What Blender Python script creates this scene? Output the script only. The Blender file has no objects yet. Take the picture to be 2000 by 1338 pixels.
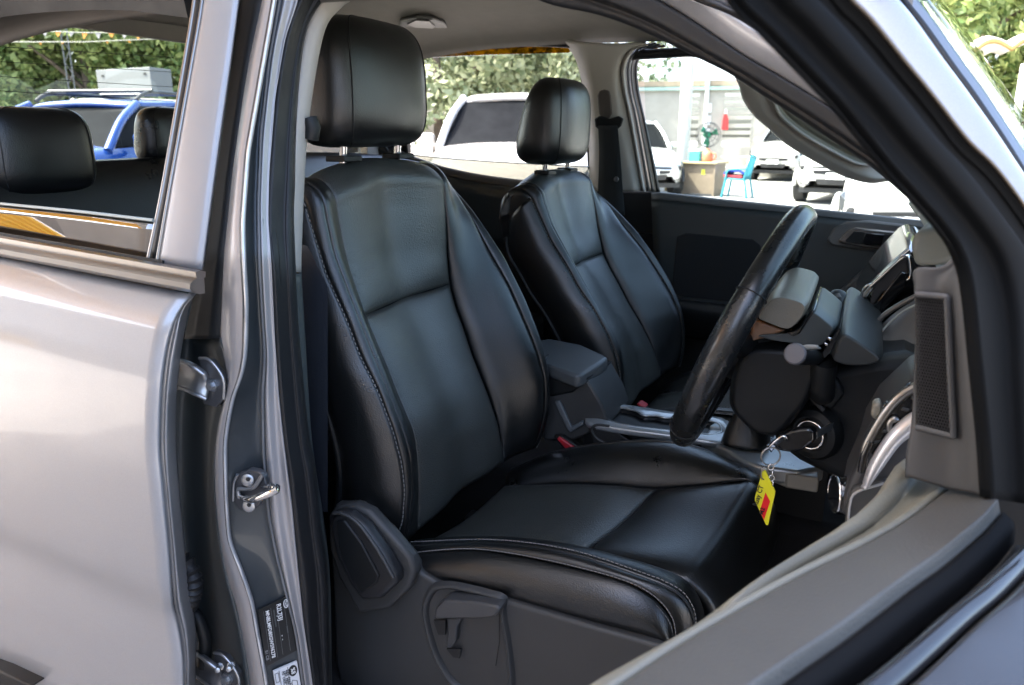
import bpy, bmesh, math, random
from mathutils import Vector, Matrix
R = math.radians
sc = bpy.context.scene
COL = sc.collection
random.seed(7)

# ------------------------------------------------------------------ camera
CAM = Vector((0.0, -0.63, 1.46)); FPX = 1500.0
PITCH, HEAD = R(15.3), R(24.4)
cam = bpy.data.cameras.new('camera'); camo = bpy.data.objects.new('camera', cam); COL.objects.link(camo)
cam.sensor_width = 36.0; cam.lens = 27.0; cam.clip_start = 0.02; cam.clip_end = 500.0
camo.location = CAM
camo.rotation_euler = (math.pi / 2 - PITCH, 0, HEAD)
cam.dof.use_dof = True; cam.dof.focus_distance = 1.25; cam.dof.aperture_fstop = 8.0
sc.camera = camo

# ------------------------------------------------------------------ sky, sun, exposure
SUN_EL, SUN_AZ = R(56), R(250)          # azimuth: compass style, clockwise from +Y
w = bpy.data.worlds.new('World'); sc.world = w; w.use_nodes = True
nt = w.node_tree; nt.nodes.clear()
sky = nt.nodes.new('ShaderNodeTexSky'); sky.sky_type = 'NISHITA'; sky.sun_disc = False
sky.sun_elevation = SUN_EL; sky.sun_rotation = SUN_AZ; sky.air_density = 0.8; sky.dust_density = 4.5; sky.ozone_density = 0.6
bg = nt.nodes.new('ShaderNodeBackground'); bg.inputs['Strength'].default_value = 0.15
ow = nt.nodes.new('ShaderNodeOutputWorld')
nt.links.new(sky.outputs[0], bg.inputs[0]); nt.links.new(bg.outputs[0], ow.inputs[0])
sl = bpy.data.lights.new('sun', 'SUN'); sl.energy = 2.6; sl.angle = R(0.5); sl.color = (1.0, 0.95, 0.88)
so = bpy.data.objects.new('sun', sl); COL.objects.link(so)
sd = Vector((math.sin(SUN_AZ) * math.cos(SUN_EL), math.cos(SUN_AZ) * math.cos(SUN_EL), math.sin(SUN_EL)))
so.rotation_euler = sd.to_track_quat('Z', 'Y').to_euler(); so.location = (0, 0, 30)
sc.view_settings.view_transform = 'Standard'; sc.view_settings.look = 'None'
sc.view_settings.exposure = 3.1; sc.view_settings.gamma = 1.0
sc.render.engine = 'CYCLES'
sc.cycles.use_denoising = True
sc.cycles.max_bounces = 10; sc.cycles.transparent_max_bounces = 16
sc.cycles.caustics_reflective = False; sc.cycles.caustics_refractive = False
sc.cycles.sample_clamp_indirect = 6.0

# ------------------------------------------------------------------ measuring: a sight line of the photograph met with a known plane of the truck
_f = Vector((-math.sin(HEAD), math.cos(HEAD), 0)); RGT = Vector((math.cos(HEAD), math.sin(HEAD), 0)); ZUP = Vector((0, 0, 1))
FWD = _f * math.cos(PITCH) - ZUP * math.sin(PITCH); UPV = _f * math.sin(PITCH) + ZUP * math.cos(PITCH)
def ray(x, y): return FWD + RGT * ((x - 1000) / FPX) + UPV * ((669 - y) / FPX)
def onY(x, y, Y): d = ray(x, y); return CAM + d * ((Y - CAM.y) / d.y)
def onX(x, y, X): d = ray(x, y); return CAM + d * ((X - CAM.x) / d.x)
def onZ(x, y, z): d = ray(x, y); return CAM + d * ((z - CAM.z) / d.z)
def onP(x, y, p, n): d = ray(x, y); return CAM + d * ((p - CAM).dot(n) / d.dot(n))
def atd(x, y, t): return CAM + ray(x, y) * t
def YS(pts, Y): return [onY(x, y, Y) for x, y in pts]
def YR(pts, Y, ys, sm=2):             # a line of the door jamb read row by row, smoothed
    xs = []
    P = sorted(pts, key=lambda q: q[1])
    for y in ys:
        for a, b in zip(P, P[1:]):
            if y <= b[1] or b is P[-1]: break
        xs.append(a[0] + (b[0] - a[0]) * (y - a[1]) / (b[1] - a[1]))
    for _ in range(sm): xs = [xs[0]] + [(xs[i - 1] + 2 * xs[i] + xs[i + 1]) / 4 for i in range(1, len(xs) - 1)] + [xs[-1]]
    return [onY(x, y, Y + tumble(y)) for x, y in zip(xs, ys)]
def tumble(y):                       # the glasshouse leans inward above the belt
    return 0.10 * (500 - y) / 500.0 if y < 500 else 0.0
def YT(pts, Y): return [onY(x, y, Y + tumble(y)) for x, y in pts]

# ------------------------------------------------------------------ materials
def newmat(name):
    m = bpy.data.materials.new(name); m.use_nodes = True
    return m, m.node_tree, m.node_tree.nodes['Principled BSDF']
def mat(name, col, rough=0.5, metal=0.0, bump=None, coat=0.0, spec=0.5, vary=0.0, vscale=6.0, rvary=0.0, sheen=0.0, trans=0.0, flake=False):
    m, t, p = newmat(name)
    p.inputs['Base Color'].default_value = (*col, 1); p.inputs['Roughness'].default_value = rough
    p.inputs['Metallic'].default_value = metal; p.inputs['Coat Weight'].default_value = coat
    p.inputs['Coat Roughness'].default_value = 0.04
    p.inputs['Specular IOR Level'].default_value = spec
    if sheen: p.inputs['Sheen Weight'].default_value = sheen
    tc = t.nodes.new('ShaderNodeTexCoord')
    if vary or rvary:
        n = t.nodes.new('ShaderNodeTexNoise'); n.inputs['Scale'].default_value = vscale; n.inputs['Detail'].default_value = 6
        n.inputs['Roughness'].default_value = 0.65
        t.links.new(tc.outputs['Object'], n.inputs['Vector'])
        if vary:
            mr = t.nodes.new('ShaderNodeMapRange'); mr.inputs['From Min'].default_value = 0.3; mr.inputs['From Max'].default_value = 0.7
            mr.inputs['To Min'].default_value = 1 - vary; mr.inputs['To Max'].default_value = 1 + vary
            t.links.new(n.outputs['Fac'], mr.inputs['Value'])
            mx = t.nodes.new('ShaderNodeMix'); mx.data_type = 'RGBA'; mx.blend_type = 'MULTIPLY'; mx.inputs[0].default_value = 1
            mx.inputs[6].default_value = (*col, 1); t.links.new(mr.outputs[0], mx.inputs[7]); t.links.new(mx.outputs[2], p.inputs['Base Color'])
        if rvary:
            mr = t.nodes.new('ShaderNodeMapRange'); mr.inputs['From Min'].default_value = 0.3; mr.inputs['From Max'].default_value = 0.7
            mr.inputs['To Min'].default_value = max(0.02, rough - rvary); mr.inputs['To Max'].default_value = min(1, rough + rvary)
            t.links.new(n.outputs['Fac'], mr.inputs['Value']); t.links.new(mr.outputs[0], p.inputs['Roughness'])
    if bump:
        kind, scale, strength, dist = bump
        if kind == 'grain':
            v = t.nodes.new('ShaderNodeTexVoronoi'); v.inputs['Scale'].default_value = scale; v.feature = 'F1'
            n2 = t.nodes.new('ShaderNodeTexNoise'); n2.inputs['Scale'].default_value = scale * 0.5; n2.inputs['Detail'].default_value = 3
            t.links.new(tc.outputs['Object'], v.inputs['Vector']); t.links.new(tc.outputs['Object'], n2.inputs['Vector'])
            a = t.nodes.new('ShaderNodeMath'); a.operation = 'ADD'
            t.links.new(v.outputs['Distance'], a.inputs[0]); t.links.new(n2.outputs['Fac'], a.inputs[1]); src = a.outputs[0]
        else:
            n2 = t.nodes.new('ShaderNodeTexNoise'); n2.inputs['Scale'].default_value = scale; n2.inputs['Detail'].default_value = 5
            t.links.new(tc.outputs['Object'], n2.inputs['Vector']); src = n2.outputs['Fac']
        b = t.nodes.new('ShaderNodeBump'); b.inputs['Strength'].default_value = strength; b.inputs['Distance'].default_value = dist
        t.links.new(src, b.inputs['Height']); t.links.new(b.outputs[0], p.inputs['Normal'])
        if coat: pass
    if trans: p.inputs['Transmission Weight'].default_value = trans
    return m
def glassmat(name, tint=(0.9, 0.95, 0.93), f0=0.05, rough=0.0, dust=0.0):
    m = bpy.data.materials.new(name); m.use_nodes = True; t = m.node_tree; t.nodes.clear()
    o = t.nodes.new('ShaderNodeOutputMaterial'); tr = t.nodes.new('ShaderNodeBsdfTransparent'); tr.inputs[0].default_value = (*tint, 1)
    g = t.nodes.new('ShaderNodeBsdfGlossy'); g.inputs['Roughness'].default_value = rough; g.inputs['Color'].default_value = (1, 1, 1, 1)
    fr = t.nodes.new('ShaderNodeFresnel'); fr.inputs['IOR'].default_value = (1 + math.sqrt(f0)) / (1 - math.sqrt(f0))
    ge = t.nodes.new('ShaderNodeNewGeometry'); iv = t.nodes.new('ShaderNodeMath'); iv.operation = 'SUBTRACT'; iv.inputs[0].default_value = 1; t.links.new(ge.outputs['Backfacing'], iv.inputs[1])
    fm = t.nodes.new('ShaderNodeMath'); fm.operation = 'MULTIPLY'; t.links.new(fr.outputs[0], fm.inputs[0]); t.links.new(iv.outputs[0], fm.inputs[1])   # reflect at the outer faces only
    mx = t.nodes.new('ShaderNodeMixShader'); t.links.new(fm.outputs[0], mx.inputs[0]); t.links.new(tr.outputs[0], mx.inputs[1]); t.links.new(g.outputs[0], mx.inputs[2])
    last = mx
    if dust:
        d = t.nodes.new('ShaderNodeBsdfDiffuse'); d.inputs[0].default_value = (0.5, 0.48, 0.44, 1)
        n = t.nodes.new('ShaderNodeTexNoise'); n.inputs['Scale'].default_value = 5; n.inputs['Detail'].default_value = 8
        mu = t.nodes.new('ShaderNodeMath'); mu.operation = 'MULTIPLY'; mu.inputs[1].default_value = dust * 2; t.links.new(n.outputs['Fac'], mu.inputs[0])
        m2 = t.nodes.new('ShaderNodeMixShader'); t.links.new(mu.outputs[0], m2.inputs[0]); t.links.new(mx.outputs[0], m2.inputs[1]); t.links.new(d.outputs[0], m2.inputs[2]); last = m2
    t.links.new(last.outputs[0], o.inputs[0]); return m

LEATHER = mat('black_leather', (0.0062, 0.0066, 0.0066), 0.32, bump=('grain', 560, 0.45, 0.00045), spec=0.8, rvary=0.06, vscale=9)
LEATHER2 = mat('black_leather_insert', (0.040, 0.042, 0.0375), 0.40, bump=('grain', 430, 0.6, 0.0008), spec=1.0, rvary=0.06, vscale=10)
SEAMM = mat('seam_thread', (0.012, 0.012, 0.012), 0.7)
THREAD = mat('stitch_thread', (0.20, 0.19, 0.18), 0.7)
PLAST = mat('dark_grey_plastic', (0.035, 0.035, 0.036), 0.5, bump=('noise', 900, 0.25, 0.0005), vary=0.06)
PLASTG = mat('mid_grey_plastic', (0.040, 0.040, 0.039), 0.5, bump=('noise', 800, 0.25, 0.0005), vary=0.06)
PLASTD = mat('black_plastic', (0.0085, 0.0092, 0.0095), 0.48, spec=0.32, bump=('noise', 900, 0.15, 0.0004))
GLOSSB = mat('gloss_black', (0.008, 0.008, 0.009), 0.12, coat=0.5)
RUBBER = mat('black_rubber', (0.012, 0.012, 0.0125), 0.5, spec=.4, bump=('noise', 500, 0.2, 0.0004), rvary=0.08, vscale=20)
TRIMG = mat('door_trim_grey', (0.080, 0.077, 0.069), 0.55, bump=('grain', 420, 0.35, 0.0006), vary=0.05, vscale=12)
BEIGE = mat('beige_trim', (0.40, 0.375, 0.34), 0.6, bump=('noise', 700, 0.2, 0.0004), vary=0.04)
HEADLN = mat('headliner_fabric', (0.19, 0.173, 0.153), 0.9, bump=('noise', 900, 0.4, 0.0006), vary=0.06, vscale=20)
def paintmat(name, col, rough=0.32, metal=0.55):
    m, t, p = newmat(name)
    p.inputs['Metallic'].default_value = metal; p.inputs['Roughness'].default_value = rough
    p.inputs['Coat Weight'].default_value = 0.8; p.inputs['Coat Roughness'].default_value = 0.05
    tc = t.nodes.new('ShaderNodeTexCoord'); v = t.nodes.new('ShaderNodeTexVoronoi'); v.inputs['Scale'].default_value = 1400
    t.links.new(tc.outputs['Object'], v.inputs['Vector'])
    mr = t.nodes.new('ShaderNodeMapRange'); mr.inputs['To Min'].default_value = 0.94; mr.inputs['To Max'].default_value = 1.06
    t.links.new(v.outputs['Color'], mr.inputs['Value'])
    mx = t.nodes.new('ShaderNodeMix'); mx.data_type = 'RGBA'; mx.blend_type = 'MULTIPLY'; mx.inputs[0].default_value = 1
    mx.inputs[6].default_value = (*col, 1); t.links.new(mr.outputs[0], mx.inputs[7]); t.links.new(mx.outputs[2], p.inputs['Base Color'])
    n = t.nodes.new('ShaderNodeTexNoise'); n.inputs['Scale'].default_value = 9; n.inputs['Detail'].default_value = 8
    t.links.new(tc.outputs['Object'], n.inputs['Vector'])
    m3 = t.nodes.new('ShaderNodeMapRange'); m3.inputs['From Min'].default_value = .35; m3.inputs['From Max'].default_value = .75
    m3.inputs['To Min'].default_value = rough - .03; m3.inputs['To Max'].default_value = rough + .06
    t.links.new(n.outputs['Fac'], m3.inputs['Value']); t.links.new(m3.outputs[0], p.inputs['Roughness'])
    return m
SILVER = paintmat('silver_paint', (0.375, 0.373, 0.378), .38, .45)
JAMBS = mat('jamb_silver', (0.37, 0.355, 0.35), 0.45, metal=0.45, vary=.03, coat=.15)
SILVERD = mat('silver_paint_jamb', (0.40, 0.39, 0.385), 0.34, metal=0.5, coat=0.6, vary=0.05)
APPLIQ = mat('grey_pillar_cover', (0.36, 0.355, 0.36), 0.42, metal=0.35, bump=('noise', 900, 0.08, 0.0003))
CHROME = mat('chrome', (0.75, 0.74, 0.73), 0.10, metal=1.0)
SATIN = mat('satin_chrome', (0.30, 0.29, 0.28), 0.30, metal=1.0)
STEEL = mat('zinc_steel', (0.42, 0.43, 0.44), 0.33, metal=0.9, vary=0.12, vscale=40)
DSTEEL = mat('dark_steel', (0.13, 0.13, 0.135), 0.38, metal=0.7, vary=0.15, vscale=30)
SILVPL = mat('silver_plastic', (0.55, 0.55, 0.57), 0.30, metal=0.6)
CARPET = mat('carpet', (0.012, 0.012, 0.013), 0.95, bump=('noise', 600, 0.8, 0.002))
BELTM = mat('belt_webbing', (0.012, 0.013, 0.014), 0.8, bump=('noise', 700, 0.4, 0.0006))
REDPL = mat('red_plastic', (0.45, 0.02, 0.03), 0.35)
GLASS = glassmat('window_glass')
GLASST = glassmat('tinted_glass', (0.42, 0.46, 0.44), 0.06)
WSCREEN = glassmat('windscreen_glass', (0.86, 0.92, 0.88), 0.06)
AMBER = glassmat('amber_visor', (0.50, 0.30, 0.03), 0.05)
WHITEST = mat('white_sticker', (0.72, 0.72, 0.72), 0.45)
INK = mat('ink_black', (0.01, 0.01, 0.01), 0.6)
INKW = mat('ink_white', (0.75, 0.75, 0.73), 0.6)

# ------------------------------------------------------------------ building
WL = {}                               # world offset of every object that parents others
def place(o, parent, loc=None):
    if parent is not None:
        o.parent = parent; o.location = (Vector(loc) if loc is not None else Vector((0, 0, 0))) - WL[parent.name]
    elif loc is not None: o.location = loc
    WL[o.name] = Vector(loc) if loc is not None else Vector((0, 0, 0))
def link(name, me, m, parent=None, loc=None):
    """one mesh object; vertices are world positions, shifted so that the origin is at loc"""
    if loc is not None:
        me.transform(Matrix.Translation(-Vector(loc)))
    o = bpy.data.objects.new(name, me); COL.objects.link(o)
    if m is not None: me.materials.append(m)
    place(o, parent, loc); return o
def empty(name, loc, parent=None):
    o = bpy.data.objects.new(name, None); COL.objects.link(o); o.empty_display_size = 0.1; place(o, parent, loc); return o
def tag(o, label=None, cat=None, group=None, kind=None):
    if label: o['label'] = label
    if cat: o['category'] = cat
    if group: o['group'] = group
    if kind: o['kind'] = kind
    return o
def mesh(verts, faces, smooth=True, sharp=40):
    me = bpy.data.meshes.new('m'); me.from_pydata([tuple(v) for v in verts], [], faces); me.update()
    bm = bmesh.new(); bm.from_mesh(me); bmesh.ops.recalc_face_normals(bm, faces=bm.faces); bm.to_mesh(me); bm.free()
    if smooth:
        me.shade_smooth()
        if sharp: me.set_sharp_from_angle(angle=R(sharp))
    return me
def cr(pts, n, closed=False):
    """Catmull-Rom through pts, n samples spread evenly along its length"""
    P = [Vector(p) for p in pts]
    if len(P) == 2: return [P[0].lerp(P[1], i / (n - 1)) for i in range(n)]
    Q = ([P[-1]] + P + [P[0], P[1]]) if closed else ([P[0] * 2 - P[1]] + P + [P[-1] * 2 - P[-2]])
    fine = []; seg = len(Q) - 3; k = max(6, 3 * n // seg)
    for i in range(seg):
        a, b, c, d = Q[i:i + 4]
        for j in range(k):
            t = j / k
            fine.append(0.5 * ((2 * b) + (c - a) * t + (2 * a - 5 * b + 4 * c - d) * t * t + (3 * b - a - 3 * c + d) * t ** 3))
    fine.append(Q[-2].copy())
    L = [0.0]
    for i in range(1, len(fine)): L.append(L[-1] + (fine[i] - fine[i - 1]).length)
    m = n if not closed else n + 1
    out = []; j = 0
    for i in range(n):
        s = L[-1] * i / (m - 1)
        while j < len(L) - 2 and L[j + 1] < s: j += 1
        dl = L[j + 1] - L[j]
        out.append(fine[j].lerp(fine[j + 1], 0 if dl < 1e-12 else (s - L[j]) / dl))
    return out
def solid(o, th, off=-1):
    md = o.modifiers.new('solid', 'SOLIDIFY'); md.thickness = th; md.offset = off; md.use_even_offset = False; return o
def bevel(o, wd, seg=3, ang=35):
    md = o.modifiers.new('bevel', 'BEVEL'); md.width = wd; md.segments = seg; md.limit_method = 'ANGLE'; md.angle_limit = R(ang); md.harden_normals = False
    return o
def gridmesh(rows, puff=0.0, p=6, pu=True, pv=True, toward=None, ret=False):
    nv = len(rows); nu = len(rows[0])
    cen = sum((q for r in rows for q in r), Vector()) / (nu * nv)
    tw = (toward if toward is not None else CAM) - cen
    N = []
    for j in range(nv):
        r = []
        for i in range(nu):
            a = rows[j][min(i + 1, nu - 1)] - rows[j][max(i - 1, 0)]
            b = rows[min(j + 1, nv - 1)][i] - rows[max(j - 1, 0)][i]
            n = a.cross(b); r.append(n.normalized() if n.length > 1e-12 else Vector((0, 0, 1)))
        N.append(r)
    mean = sum((n for r in N for n in r), Vector()); sg = 1 if mean.dot(tw) >= 0 else -1
    verts = []
    for j in range(nv):
        for i in range(nu):
            k = 1.0
            if pu: k *= 1 - abs(2 * i / (nu - 1) - 1) ** p
            if pv == 'end':
                if j > nv // 2: k *= 1 - abs(2 * j / (nv - 1) - 1) ** p
            elif pv: k *= 1 - abs(2 * j / (nv - 1) - 1) ** p
            verts.append(rows[j][i] + N[j][i] * sg * puff * k)
    faces = []
    for j in range(nv - 1):
        for i in range(nu - 1):
            f = (j * nu + i, j * nu + i + 1, (j + 1) * nu + i + 1, (j + 1) * nu + i)
            faces.append(f if sg > 0 else f[::-1])
    me = bpy.data.meshes.new('m'); me.from_pydata([tuple(v) for v in verts], [], faces); me.shade_smooth(); me.update()
    return me
def patch(name, cols, nu, nv, m, parent, puff=0.0, p=6, pu=True, pv=True, th=0.0, toward=None, loc=None, lin=False):
    """surface through the polylines in cols (each runs the same way)"""
    C = [cr(c, nv) for c in cols]
    rows = []
    for j in range(nv):
        line = [c[j] for c in C]
        rows.append(cr(line, nu) if not lin else lerpline(line, nu))
    o = link(name, gridmesh(rows, puff, p, pu, pv, toward), m, parent, loc)
    if th: solid(o, th)
    return o
def lerpline(P, n):
    L = [0]
    for i in range(1, len(P)): L.append(L[-1] + (P[i] - P[i - 1]).length)
    out = []; j = 0
    for i in range(n):
        s = L[-1] * i / (n - 1)
        while j < len(P) - 2 and L[j + 1] < s: j += 1
        d = L[j + 1] - L[j]; out.append(P[j].lerp(P[j + 1], 0 if d < 1e-9 else (s - L[j]) / d))
    return out
def tubemesh(path, r, seg=8, closed=False, caps=True):
    P = [Vector(p) for p in path]; n = len(P); rr = r if isinstance(r, (list, tuple)) else [r] * n
    verts = []; faces = []; prev = None
    for i in range(n):
        a = P[(i - 1) % n] if (closed or i > 0) else P[i]; b = P[(i + 1) % n] if (closed or i < n - 1) else P[i]
        t = (b - a).normalized()
        if prev is None:
            u = t.cross(Vector((0, 0, 1)));  u = u if u.length > 1e-3 else t.cross(Vector((1, 0, 0)))
        else: u = prev - t * prev.dot(t)
        u.normalize(); prev = u; v = t.cross(u)
        for k in range(seg):
            an = 2 * math.pi * k / seg; verts.append(P[i] + (u * math.cos(an) + v * math.sin(an)) * rr[i])
    for i in range(n if closed else n - 1):
        for k in range(seg):
            a = i * seg + k; b = i * seg + (k + 1) % seg; c = ((i + 1) % n) * seg + (k + 1) % seg; d = ((i + 1) % n) * seg + k
            faces.append((a, b, c, d))
    if caps and not closed:
        faces.append(tuple(range(seg))[::-1]); faces.append(tuple((n - 1) * seg + k for k in range(seg)))
    return mesh(verts, faces, True, 60)
def tube(name, path, r, m, parent, seg=8, closed=False, loc=None): return link(name, tubemesh(path, r, seg, closed), m, parent, loc)
def sweepmesh(path, prof, up, closed=False):
    """closed 2-D profile (a, b) swept along path; a runs across (tangent x up), b along up"""
    P = [Vector(p) for p in path]; n = len(P); k = len(prof); verts = []; faces = []
    for i in range(n):
        a = P[max(i - 1, 0)]; b = P[min(i + 1, n - 1)]; t = (b - a).normalized()
        U = up[i] if isinstance(up, list) else up
        s = t.cross(U).normalized(); u = s.cross(t).normalized()
        for (x, y) in prof: verts.append(P[i] + s * x + u * y)
    for i in range(n - 1):
        for j in range(k):
            faces.append((i * k + j, i * k + (j + 1) % k, (i + 1) * k + (j + 1) % k, (i + 1) * k + j))
    faces.append(tuple(range(k))[::-1]); faces.append(tuple((n - 1) * k + j for j in range(k)))
    return mesh(verts, faces, True, 40)
def sweep(name, path, prof, up, m, parent, loc=None): return link(name, sweepmesh(path, prof, up), m, parent, loc)
def prismmesh(poly, vec):
    n = len(poly); V = [Vector(p) for p in poly] + [Vector(p) + Vector(vec) for p in poly]
    F = [tuple(range(n))[::-1], tuple(range(n, 2 * n))] + [(i, (i + 1) % n, n + (i + 1) % n, n + i) for i in range(n)]
    return mesh(V, F, True, 30)
def prism(name, poly, vec, m, parent, bv=0.0, seg=3, loc=None):
    o = link(name, prismmesh(poly, vec), m, parent, loc)
    if bv: bevel(o, bv, seg)
    return o
def boxmesh(c, s, rot=None):
    c = Vector(c); V = []
    for dx in (-.5, .5):
        for dy in (-.5, .5):
            for dz in (-.5, .5):
                v = Vector((dx * s[0], dy * s[1], dz * s[2]))
                if rot is not None: v = rot @ v
                V.append(c + v)
    F = [(0, 1, 3, 2), (4, 6, 7, 5), (0, 4, 5, 1), (2, 3, 7, 6), (0, 2, 6, 4), (1, 5, 7, 3)]
    return mesh(V, F, True, 30)
def box(name, c, s, m, parent, bv=0.0, rot=None, seg=2, loc=None):
    o = link(name, boxmesh(c, s, rot), m, parent, loc)
    if bv: bevel(o, bv, seg)
    return o
def lathemesh(p0, axis, prof, seg=24):
    """prof: (radius, distance along axis) from p0"""
    p0 = Vector(p0); t = Vector(axis).normalized(); u = t.cross(Vector((0, 0, 1))); u = u if u.length > 1e-3 else t.cross(Vector((1, 0, 0))); u.normalize(); v = t.cross(u)
    V = []; F = []
    for (r, h) in prof:
        for k in range(seg):
            a = 2 * math.pi * k / seg; V.append(p0 + t * h + (u * math.cos(a) + v * math.sin(a)) * r)
    for i in range(len(prof) - 1):
        for k in range(seg):
            F.append((i * seg + k, i * seg + (k + 1) % seg, (i + 1) * seg + (k + 1) % seg, (i + 1) * seg + k))
    F.append(tuple(range(seg))[::-1]); F.append(tuple((len(prof) - 1) * seg + k for k in range(seg)))
    return mesh(V, F, True, 35)
def lathe(name, p0, axis, prof, m, parent, seg=24, loc=None): return link(name, lathemesh(p0, axis, prof, seg), m, parent, loc)
def joinmesh(ms):
    bm = bmesh.new()
    for x in ms: bm.from_mesh(x)
    me = bpy.data.meshes.new('m'); bm.to_mesh(me); bm.free(); me.shade_smooth(); me.set_sharp_from_angle(angle=R(38))
    return me
def pebble(name, poly, vec, m, parent, bv=.006, lv=2):
    """moulded solid: bevelled prism rounded by subdivision"""
    o = link(name, prismmesh(poly, vec), m, parent); bevel(o, bv, 2, 20)
    sd_ = o.modifiers.new('sub', 'SUBSURF'); sd_.levels = lv; sd_.render_levels = lv
    for q in o.data.polygons: q.use_smooth = True
    if 'sharp_edge' in o.data.attributes: o.data.attributes.remove(o.data.attributes['sharp_edge'])
    return o
def loaf(name, pts, Y0, Y1, m, parent, n=48, q=4.5):
    """rounded moulding: the outline (seen from the side) swells from its two ends to the middle"""
    P = [onY(x, y, Y0 + .012) for x, y in pts]
    for _ in range(2): P = [q for i in range(len(P)) for q in (P[i].lerp(P[(i + 1) % len(P)], .2), P[i].lerp(P[(i + 1) % len(P)], .8))]
    base = P; n = len(P); c = sum(base, Vector()) / n
    V, F = [], []; K = 11
    for k in range(K):
        t = -1 + 2 * k / (K - 1); a = t * .999; sc_ = (1 - abs(a) ** q) ** (1 / q) if abs(a) < 1 else 0
        sc_ = .80 + .20 * sc_
        for p in base: V.append(Vector((c.x + (p.x - c.x) * sc_, (Y0 + Y1) / 2 + (Y1 - Y0) / 2 * t, c.z + (p.z - c.z) * sc_)))
    for k in range(K - 1):
        for i in range(n): F.append((k * n + i, k * n + (i + 1) % n, (k + 1) * n + (i + 1) % n, (k + 1) * n + i))
    F += [tuple(range(n))[::-1], tuple((K - 1) * n + i for i in range(n))]
    o = link(name, mesh(V, F, True, 55), m, parent); bevel(o, .004, 3, 40); return o
def stitches(path, n, ln, r):
    """a row of short thread dashes along a line, one mesh"""
    P = cr(path, n * 2); ms = []
    for i in range(0, len(P) - 1, 2):
        d = (P[i + 1] - P[i]).normalized() * ln / 2; c = (P[i] + P[i + 1]) / 2
        ms.append(tubemesh([c - d, c + d], r, 5))
    return joinmesh(ms)
def quadplane(p0, p1, p2, p3, u0, u1, v0, v1, lift):
    """sub-rectangle of a quad, raised along its normal"""
    n = (p1 - p0).cross(p3 - p0).normalized()
    if n.dot(CAM - p0) < 0: n = -n
    def b(u, v): return p0.lerp(p1, u).lerp(p3.lerp(p2, u), v) + n * lift
    return [b(u0, v0), b(u1, v0), b(u1, v1), b(u0, v1)]
def textmesh(body, size, font_align='LEFT'):
    cu = bpy.data.curves.new('t', 'FONT'); cu.body = body; cu.size = size; cu.align_x = font_align; cu.resolution_u = 2; cu.offset = size * .022
    o = bpy.data.objects.new('t', cu); COL.objects.link(o); dg = bpy.context.evaluated_depsgraph_get(); dg.update()
    me = bpy.data.meshes.new_from_object(o.evaluated_get(dg)); bpy.data.objects.remove(o); bpy.data.curves.remove(cu)
    me.materials.clear(); return me
def lettering(name, body, origin, xdir, ydir, size, m, parent):
    me = textmesh(body, size); x = Vector(xdir).normalized(); n = x.cross(Vector(ydir)).normalized(); y = n.cross(x)
    M = Matrix(((x.x, y.x, n.x, origin.x), (x.y, y.y, n.y, origin.y), (x.z, y.z, n.z, origin.z), (0, 0, 0, 1)))
    me.transform(M); return link(name, me, m, parent)
# ================================================================== the truck: one thing, everything bolted to it is a part
TR = tag(empty('pickup_truck', (-0.6, 0.93, 0)), 'silver double cab pickup truck with black leather seats seen through its open driver door', 'pickup truck')

# ------------------------------------------------------------------ rear door
RD = empty('rear_door', (-1.2, 0.05, 0.9), TR); tag(RD, 'closed silver rear door with its window wound partly down')
edge = [(372, 574, .046), (356, 590, .038), (345, 606, .030), (333, 631, .020), (320, 681, .012), (312, 731, .004), (308, 788, 0), (306, 880, -.004), (312, 948, -.006),
        (324, 1072, -.006), (330, 1164, -.004), (334, 1195, .004), (342, 1222, .007), (351, 1274, .006), (354, 1338, .004), (356, 1480, .004), (356, 1620, .02)]
E1 = [onY(x, y, Y) for x, y, Y in edge]
def back(v, x, rise=0.0): return Vector((x, v.y - 0.004 * max(0, min(1, (v.x - x))), v.z + rise))
cols = [E1, [back(v, -0.9, .011) for v in E1], [back(v, -1.2, .034) for v in E1], [back(v, -1.6, .064) for v in E1], [back(v, -2.1, .10) for v in E1]]
o = patch('door_skin', cols, 60, 60, SILVER, RD, lin=True, th=.006)
# hem: the folded edge of the skin and the dark step behind it
e2 = [(374, 580, .052), (360, 600, .05), (355, 615, .046), (348, 656, .038), (338, 719, .03), (331, 794, .026), (330, 880, .022), (334, 948, .02), (346, 1072, .02), (356, 1171, .022), (368, 1233, .03), (372, 1281, .032), (371, 1338, .03), (371, 1480, .03)]
H0 = [onY(x - 1, y, Y + .003) for x, y, Y in edge[:-1]]; H2 = [onY(x, y, Y) for x, y, Y in e2]
h0, h2 = cr(H0, 50), cr(H2, 50)
dn = [Vector((-0.004, .012, 0))] * 50
h1 = [a.lerp(b, .30) + Vector((-.006, .010, 0)) for a, b in zip(h0, h2)]
h15 = [a.lerp(b, .62) + Vector((.003, -.001, 0)) for a, b in zip(h0, h2)]
h3 = [b + Vector((-.02, .03, 0)) for b in h2]
o = patch('door_hem', [h0, h1, h15, h2, h3], 16, 50, SILVERD, RD, th=.002)
o = patch('hem_sealer', [[v + Vector((0.0005, -.0012, 0)) for v in cr([a.lerp(b, .16) for a, b in zip(h0, h2)], 50)], [v + Vector((0.0005, -.0012, 0)) for v in cr([a.lerp(b, .40) for a, b in zip(h0, h2)], 50)]], 3, 50, PLASTD, RD)
# dark moulding along the sill of the door (bottom left corner of the view)
prism('lower_moulding', [onY(-60, 1290, -.02), onY(0, 1312, -.02), onY(62, 1342, -.02), onY(-60, 1420, -.02)], (0, .03, 0), PLASTD, RD, bv=.004)
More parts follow.
